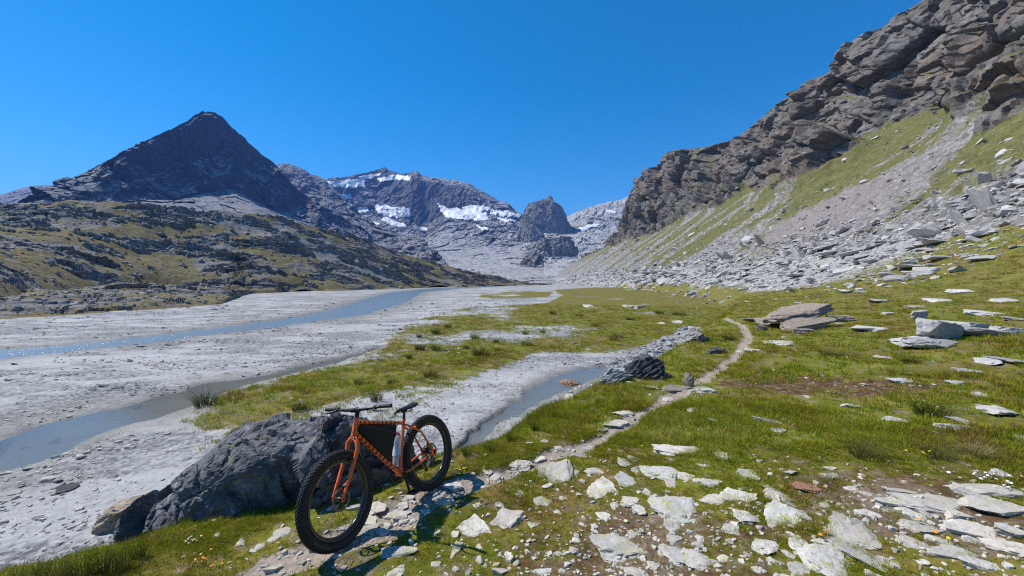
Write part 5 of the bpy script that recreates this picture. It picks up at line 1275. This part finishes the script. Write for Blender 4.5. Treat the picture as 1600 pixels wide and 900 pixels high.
def meadow():
    r = np.concatenate([np.exp(rs.uniform(math.log(1.25), math.log(48), 235000)), np.sqrt(rs.uniform(1.5, 60, 150000))]); Np = len(r); a = rs.uniform(-1.2, 1.2, Np)
    x = r * np.sin(a); y = r * np.cos(a)
    z, d, wet, isl, pm, s = land_all(x, y); c = cover(x, y, d, wet, isl, pm, s)
    pr = np.clip(c['grass'] * 1.15 - .12, 0, 1) * (1 - c['path'] * 1.1) * (1 - .75 * c['dirt'] * (d > 0)) * (1 - c['scree'])
    patch = np.clip(.60 + 1.0 * fbm2(x * 1.5, y * 1.5, 3), .10, 1) * np.clip(.85 + 1.2 * fbm2(x * .45 + 3, y * .45, 3), .25, 1)
    keep = (rs.rand(Np) < pr * patch) & (s < 6)
    x, y, z, r, d, isl = x[keep], y[keep], z[keep], r[keep], d[keep], isl[keep]
    n = len(x)
    tall = .62 + .75 * sstep(4.0, 8.0, r) + .55 * np.exp(-((d - .7) / .8) ** 2) + .35 * n2(x * .6, y * .6)
    sc = np.clip(tall, .4, 2.0) * np.interp(r, [1, 4, 10, 48], [.62, .85, 1.5, 3.6])
    hz = np.clip(tall, .4, 2.0) * np.interp(r, [1, 4, 10, 48], [.62, .85, 1.15, 1.6])
    S = np.stack([sc, sc, hz], -1) * rs.uniform(.75, 1.25, n)[:, None]
    variants = []
    for k in range(6):
        V, Fc = blades(300 + k, 15, .042 if k < 4 else .06, .034, .0042, .75 if k < 4 else .5); variants.append(mesh_np('turf', V, Fc, M_GR, False))
    for k in range(3):                       # low broad leaves of the dwarf plants
        V, Fc = blades(340 + k, 14, .020, .036, .012, 1.5, 2); variants.append(mesh_np('turf', V, Fc, M_GR, False))
    idx = np.where(rs.rand(n) < np.interp(r, [1, 4, 8], [.55, .35, .05]), rs.randint(6, 9, n), rs.randint(0, 6, n))
    scatter('grass', np.stack([x, y, z], -1), np.stack([rs.uniform(-.12, .12, n), rs.uniform(-.12, .12, n), rs.uniform(0, 6.28, n)], -1), S, idx, variants, 'short olive and green meadow grass')
meadow()

# ---- rush and grass tufts, each a thing of its own
TUFT = []
for k in range(4):
    V, Fc = blades(400 + k, 230, .72, .34, .013, .85, 3, .45); TUFT.append(mesh_np('grass_tuft', V, Fc, M_RU, False))
for k in range(2):
    V, Fc = blades(410 + k, 230, .72, .34, .011, 1.0, 3, .45); TUFT.append(mesh_np('grass_tuft', V, Fc, M_HAY, False))
def tuft(u, v, hpx, wk, kind, label, group):
    x, y, z = on_ground(u, v); h = hpx * y / F
    o = obj('grass_tuft', TUFT[kind]); o.location = (x, y, z); o.scale = (h * wk, h * wk, h); o.rotation_euler = (0, 0, (u * 1.7) % 6.28)
    tag(o, label, 'grass tuft', group)
for (u, v, h, wk, k, lb) in [(320, 634, 34, 1.2, 0, 'tall dark rush tuft at the left tip of the grassy island by the muddy channel'), (672, 588, 22, 1.5, 1, 'broad dark rush tuft in the middle of the grassy island'), (588, 626, 22, 1.2, 2, 'dark rush tuft on the ochre moss just above the handlebar'), (468, 640, 20, 1.4, 3, 'low green tuft on the island above the big boulder'),
     (752, 556, 20, 1.9, 1, 'brown green rush tuft beside the gravel streak in the island centre'), (1455, 650, 30, 2.0, 2, 'big dark grass tuft at the bare brown patch in the right meadow'), (1352, 715, 40, 1.4, 4, 'large straw coloured tuft in the lower right meadow'), (1465, 715, 30, 1.6, 4, 'dry grass tuft right of the large straw tuft'), (1524, 712, 28, 1.9, 5, 'pale dry tuft near the lower right meadow edge'), (1300, 556, 14, 3.0, 0, 'dark green low tuft below the grey striped slab'), (1422, 568, 16, 1.8, 3, 'small dark tuft right of the low green tuft in the meadow'), (1140, 532, 15, 1.7, 1, 'dark tuft on the left of the footpath bend'), (1062, 706, 8, 2.2, 3, 'small tuft behind the long low white stone')]:
    tuft(u, v, h, wk, k, lb, 'grass tufts')
for i, ((u, v, h, wk), q) in enumerate(ranked([(656, 547, 16, 1.3), (681, 547, 16, 1.3), (823, 540, 13, 1.8), (742, 530, 16, 1.3), (680, 521, 14, 1.4), (965, 528, 13, 1.8), (960, 532, 9, 2.0), (775, 535, 10, 1.4), (864, 491, 10, 1.5), (777, 548, 9, 1.6), (820, 522, 9, 1.5), (848, 520, 9, 1.5), (700, 512, 10, 1.5), (728, 545, 10, 1.5), (655, 527, 9, 1.4), (930, 510, 9, 2.0), (905, 494, 8, 2.2), (1030, 490, 8, 2.6), (985, 500, 8, 2.2), (1060, 492, 9, 3.0), (640, 560, 12, 1.2), (560, 600, 14, 1.2), (610, 600, 12, 1.3), (720, 568, 10, 1.6)])):
    tuft(u, v, h, wk, i % 4, 'small dark rush tuft on the grassy island, ' + q + ' of its kind', 'rush tufts on the island')
for i, ((u, v, h, wk), q) in enumerate(ranked([(25, 912, 34, .9), (60, 908, 44, .9), (95, 905, 50, .9), (130, 902, 48, .9), (160, 896, 46, .9), (190, 888, 44, .9), (215, 872, 36, .9), (175, 910, 36, .9), (110, 925, 40, .9)])):
    tuft(u, v, h, wk * .8, i % 4, 'dark rush tuft at the bottom left corner, ' + q, 'rushes in the bottom left corner')
for i, ((u, v, h, wk), q) in enumerate(ranked([(700, 716, 22, 1.0), (730, 712, 20, 1.0), (765, 706, 20, 1.0), (800, 690, 18, 1.1), (835, 672, 18, 1.1), (690, 742, 18, 1.0), (870, 655, 15, 1.2), (1010, 593, 10, 1.5), (1040, 594, 10, 1.5), (985, 596, 9, 1.5)])):
    tuft(u, v, h, wk, i % 2, 'green grass tuft along the top of the stream bank, ' + q, 'grass tufts on the stream bank')

# ---- flowers
def flowers(u, v, n, spread, hgt, r_, colr, label, name='flower_clump', seed=0, leaf=True):
    x, y, z = on_ground(u, v); rr = random.Random(seed + u); root = empty(name, loc=(x, y, z)); tag(root, label, 'flower')
    st_ = MB(); hd = MB()
    for i in range(n):
        a = rr.uniform(0, 6.28); q = spread * math.sqrt(rr.random()); bx, by = q * math.cos(a), q * math.sin(a); h = hgt * rr.uniform(.7, 1.25)
        zz = gz(x + bx, y + by) - z; t = Vector((bx + rr.uniform(-.01, .01), by + rr.uniform(-.01, .01), zz + h))
        st_.tube([(bx, by, zz - .01), t], .0013, 4, False)
        m = Matrix.Rotation(rr.uniform(-.5, .5), 3, 'X') @ Matrix.Rotation(rr.uniform(-.5, .5), 3, 'Y'); s = r_ * rr.uniform(.75, 1.2)
        k = 9; V = [t + m @ Vector((0, 0, s * .35))]
        for j in range(k):
            b = 2 * math.pi * j / k; w_ = 1 if j % 2 else .72; V.append(t + m @ Vector((s * w_ * math.cos(b), s * w_ * math.sin(b), s * .12)))
        V.append(t - m @ Vector((0, 0, s * .2)))
        hd.add(V, [(0, 1 + j, 1 + (j + 1) % k) for j in range(k)] + [(k + 1, 1 + (j + 1) % k, 1 + j) for j in range(k)])
    st_.build('stem', M_STEM, root); hd.build('blossom', colr, root)
M_STEM = plain('flower_stem', (.06, .09, .02), .8); YEL = plain('yellow_petals', (.75, .55, .02), .6); ORA = plain('orange_petals', (.72, .26, .01), .6); WHT = plain('white_petals', (.80, .80, .78), .7)
flowers(722, 737, 16, .06, .03, .010, YEL, 'bright yellow flower cushion beside the bicycle shadow')
flowers(322, 880, 9, .07, .06, .010, ORA, 'cluster of orange flowers in the grass at bottom left')
flowers(338, 893, 5, .06, .05, .009, ORA, 'few orange flowers below the orange cluster, bottom edge')
flowers(300, 848, 12, .07, .04, .008, WHT, 'white flowers below the left end of the big boulder')
flowers(1278, 846, 2, .03, .06, .016, ORA, 'two orange flowers between the slanting slabs')
flowers(1297, 840, 2, .03, .06, .017, ORA, 'orange flower pair above the bright lichen slab')
flowers(1387, 852, 1, .01, .06, .016, ORA, 'single orange flower right of the lichened block')
flowers(1433, 820, 1, .01, .06, .020, ORA, 'single orange flower on the gravel before the bedrock ledge')
flowers(1460, 840, 1, .01, .06, .018, ORA, 'single orange flower at the near edge of the bedrock ledge')
flowers(1488, 852, 4, .06, .05, .013, YEL, 'yellow flowers in a grey leafy cushion on the bedrock')
flowers(1434, 722, 5, .16, .10, .016, YEL, 'yellow flowers in the green grass right of the straw tuft')
flowers(1530, 756, 14, .20, .06, .014, WHT, 'white flower patch along the upper edge of the bedrock ledge')
flowers(1578, 762, 16, .22, .06, .014, WHT, 'white flower patch at the right picture edge above the bedrock')

# ------------------------------------------------------------------ loose stones: scree, gravel, pebbles
bpy.context.view_layer.update()
HILL = bpy.data.objects['hillside']; LOW = bpy.data.objects['low_hill']
def drop(o, x, y):
    ok, loc, nrm, _ = o.ray_cast(Vector((x, y, 400)), Vector((0, 0, -1))); return (loc, nrm) if ok else (None, None)
CH = []
for k in range(10):
    V, Fc = rock_np(700 + k, 2, 11, .5 if k < 6 else 0, .05, .5, .85); CH.append((V, Fc))
def chips(mat): return [mesh_np('stone_chip', V * .5, Fc, mat, False) for V, Fc in CH]
rs2 = np.random.RandomState(5)
# pale slabs at the foot of the slope: the large ones are things of their own
SLABM = []
for k in range(8):
    V, Fc = rock_np(800 + k, 3, 10, .5, .04, .55, .88, layers=.04); SLABM.append(mesh_np('scree_boulder', V * .5, Fc, M_SLAB, False))
def on_slope(o, x, y):
    """heights and normals on the built sheet, or on the land where the sheet is below it"""
    z = land(x, y); nr = np.tile(np.array([-.25, 0, 1.0]), (len(x), 1)); hit = np.zeros(len(x), bool)
    for i in range(len(x)):
        loc, nn = drop(o, float(x[i]), float(y[i]))
        if loc is not None:
            hit[i] = True
            if loc.z > z[i]: z[i] = loc.z; nr[i] = nn
    return z, nr, hit
n = 1100; y = np.exp(rs2.uniform(math.log(30), math.log(210), n)); s_ = rs2.normal(5, 5.5, n); x = foot_x(y) + s_ * np.where(y < 110, 1, .8)
k = (s_ > -6) & (s_ < 17) & (x / y > .05) & (x / y < 1.30); x, y = x[k][:240], y[k][:240]
z, nr, _ = on_slope(HILL, x, y)
for i in range(len(x)):
    n_ = Vector(nr[i]); size = float(np.clip(rs2.lognormal(.15, .5), .55, 3.6)) * (y[i] / 62) ** .45
    o = obj('scree_boulder', SLABM[i % 8])
    q = Vector((0, 0, 1)).rotation_difference(n_.lerp(Vector((0, 0, 1)), .55).normalized()).to_matrix().to_4x4()
    o.matrix_world = Matrix.Translation((x[i], y[i], z[i] + size * .05)) @ q @ Matrix.Rotation(float(rs2.uniform(-.6, .6)), 4, 'Z') @ Matrix.Rotation(float(rs2.uniform(-.18, .18)), 4, 'Y') @ Matrix.Diagonal((size * rs2.uniform(1.1, 2.0), size * rs2.uniform(.6, 1.0), size * rs2.uniform(.10, .24), 1))
    tag(o, 'pale angular slab in the tumbled slab band at the foot of the right slope', 'rock slab', 'slabs at the foot of the right slope')
def stuff_on(name, pts, nr, size, mat, label, flat=(.3, .7)):
    n = len(pts); S = np.stack([size * rs2.uniform(.8, 1.5, n), size * rs2.uniform(.7, 1.1, n), size * rs2.uniform(*flat, n)], -1)
    scatter(name, pts, np.stack([rs2.uniform(-.35, .35, n) - nr[:, 1] * .6, rs2.uniform(-.3, .3, n) + nr[:, 0] * .6, rs2.uniform(0, 6.28, n)], -1), S, rs2.randint(0, 10, n), chips(mat), label)
n = 15000; y = np.exp(rs2.uniform(math.log(26), math.log(480), n)); s_ = np.where(rs2.rand(n) < .62, rs2.normal(4.5, 5.5, n), rs2.uniform(8, 75, n)); x = foot_x(y) + s_ * np.where(y < 150, 1, .8)
k = (x / y > .02) & (x / y < 1.34); x, y, s_ = x[k], y[k], s_[k]; z, nr, _ = on_slope(HILL, x, y)
stuff_on('scree', np.stack([x, y, z], -1), nr, np.clip(rs2.lognormal(-1.45, .8, len(x)), .08, 2.2) * (y / 60) ** .5 * np.where(s_ < 20, 1.0, .75), M_SLAB, 'pale broken scree stones strewn over the foot of the slope', (.2, .5))
P_, N_, Z_ = [], [], []
for i in range(5200):
    u = rs2.uniform(-40, 850); y = float(np.exp(rs2.uniform(math.log(30), math.log(200)))); x = (u - 800) / F * y
    loc, nrm = drop(LOW, x, y)
    if loc is None or loc.z < .004 * y + .15: continue
    P_.append(tuple(loc)); N_.append(tuple(nrm)); Z_.append(float(np.clip(rs2.lognormal(-1.1, .5), .12, 1.3)) * (y / 70) ** .6)
stuff_on('rubble', np.array(P_), np.array(N_), np.array(Z_), stone_mat('hill_rubble_stone', (.12, .118, .115), (.25, .245, .24), (.42, .415, .405), .1), 'grey rubble stones scattered over the low hill', (.4, .9))
# pebbles in the turf and on the gravel plain
n = 30000; r = np.exp(rs2.uniform(math.log(1.3), math.log(26), n)); a = rs2.uniform(-.95, .95, n); x = r * np.sin(a); y = r * np.cos(a)
z, d, wet, isl, pm, s = land_all(x, y); c = cover(x, y, d, wet, isl, pm, s)
pr = np.where(d > 0, np.clip(.75 * (1 - c['grass']) + .55 * c['dirt'] + .7 * c['path'] + .05, 0, 1) * np.clip(1.1 - r / 14, .1, 1), (1 - np.clip(c['grass'], 0, 1)) * np.clip(.25 + 1.1 * fbm2(x * .35, y * .7, 3), 0, 1) * (wet > 1.15))
k = rs2.rand(n) < pr; x, y, z, r = x[k], y[k], z[k], r[k]; n = len(x)
stuff_on('pebbles', np.stack([x, y, z], -1), np.zeros((n, 3)), np.clip(rs2.lognormal(-3.75, .5, n), .008, .09) * np.interp(r, [1, 5, 26], [.8, 1.15, 2.6]), M_ST, 'small pebbles in the turf and on the river gravel', (.4, .8))
n = 60000; r = np.exp(rs2.uniform(math.log(4), math.log(60), n)); a = rs2.uniform(-1.1, .6, n); x = r * np.sin(a); y = r * np.cos(a)
z, d, wet, isl, pm, s = land_all(x, y); c = cover(x, y, d, wet, isl, pm, s)
pr = (d < 0) * (1 - np.clip(c['grass'] * 1.4, 0, 1)) * np.clip(.10 + 1.3 * fbm2(x * .28 + .1 * y, y * .6, 4), .02, 1) * (wet > 1.1)
k = rs2.rand(n) < pr; x, y, z, r = x[k], y[k], z[k], r[k]; n = len(x)
stuff_on('gravel', np.stack([x, y, z - .004], -1), np.zeros((n, 3)), np.clip(rs2.lognormal(-3.1, .55, n), .018, .22) * np.interp(r, [4, 12, 60], [.45, .85, 2.6]), stone_mat('river_cobble', (.07, .07, .073), (.17, .17, .173), (.34, .34, .34), .0, (.20, .16, .12), .2, (.55, .8)), 'flat grey cobbles strewn over the river plain', (.2, .45))
bk = np.array(BROOK); n = 520; t = rs2.uniform(0, 3.99, n); x = np.interp(t, range(5), bk[:, 0]) + rs2.normal(0, .28, n); y = np.interp(t, range(5), bk[:, 1]) + rs2.normal(0, .28, n)
stuff_on('brook_stones', np.stack([x, y, land(x, y)], -1), np.zeros((n, 3)), np.clip(rs2.lognormal(-2.0, .45, n), .06, .4), stone_mat('brook_stone', (.12, .12, .122), (.26, .262, .265), (.48, .48, .48), .05), 'grey stones filling the dry brook bed', (.4, .8))

# ------------------------------------------------------------------ mountain air
hz = MB(); X0, X1, Y0, Y1, Z0, Z1 = -6200, 6200, -6200, 6200, -40, 1100
V = [(x, y, z) for x in (X0, X1) for y in (Y0, Y1) for z in (Z0, Z1)]
hz.add(V, [(0, 1, 3, 2), (4, 6, 7, 5), (0, 4, 5, 1), (2, 3, 7, 6), (0, 2, 6, 4), (1, 5, 7, 3)])
hm = bpy.data.materials.new('thin_mountain_air'); hm.use_nodes = True; ht = hm.node_tree; ht.nodes.clear()
pv = ht.nodes.new('ShaderNodeVolumePrincipled'); pv.inputs['Color'].default_value = (.17, .37, 1.0, 1); pv.inputs['Density'].default_value = 1.05e-4; pv.inputs['Anisotropy'].default_value = 0.0
ho = ht.nodes.new('ShaderNodeOutputMaterial'); ht.links.new(pv.outputs[0], ho.inputs['Volume'])
hm.cycles.homogeneous_volume = True
tag(hz.build('haze', hm, smooth=False), 'thin blue mountain air', kind='stuff')
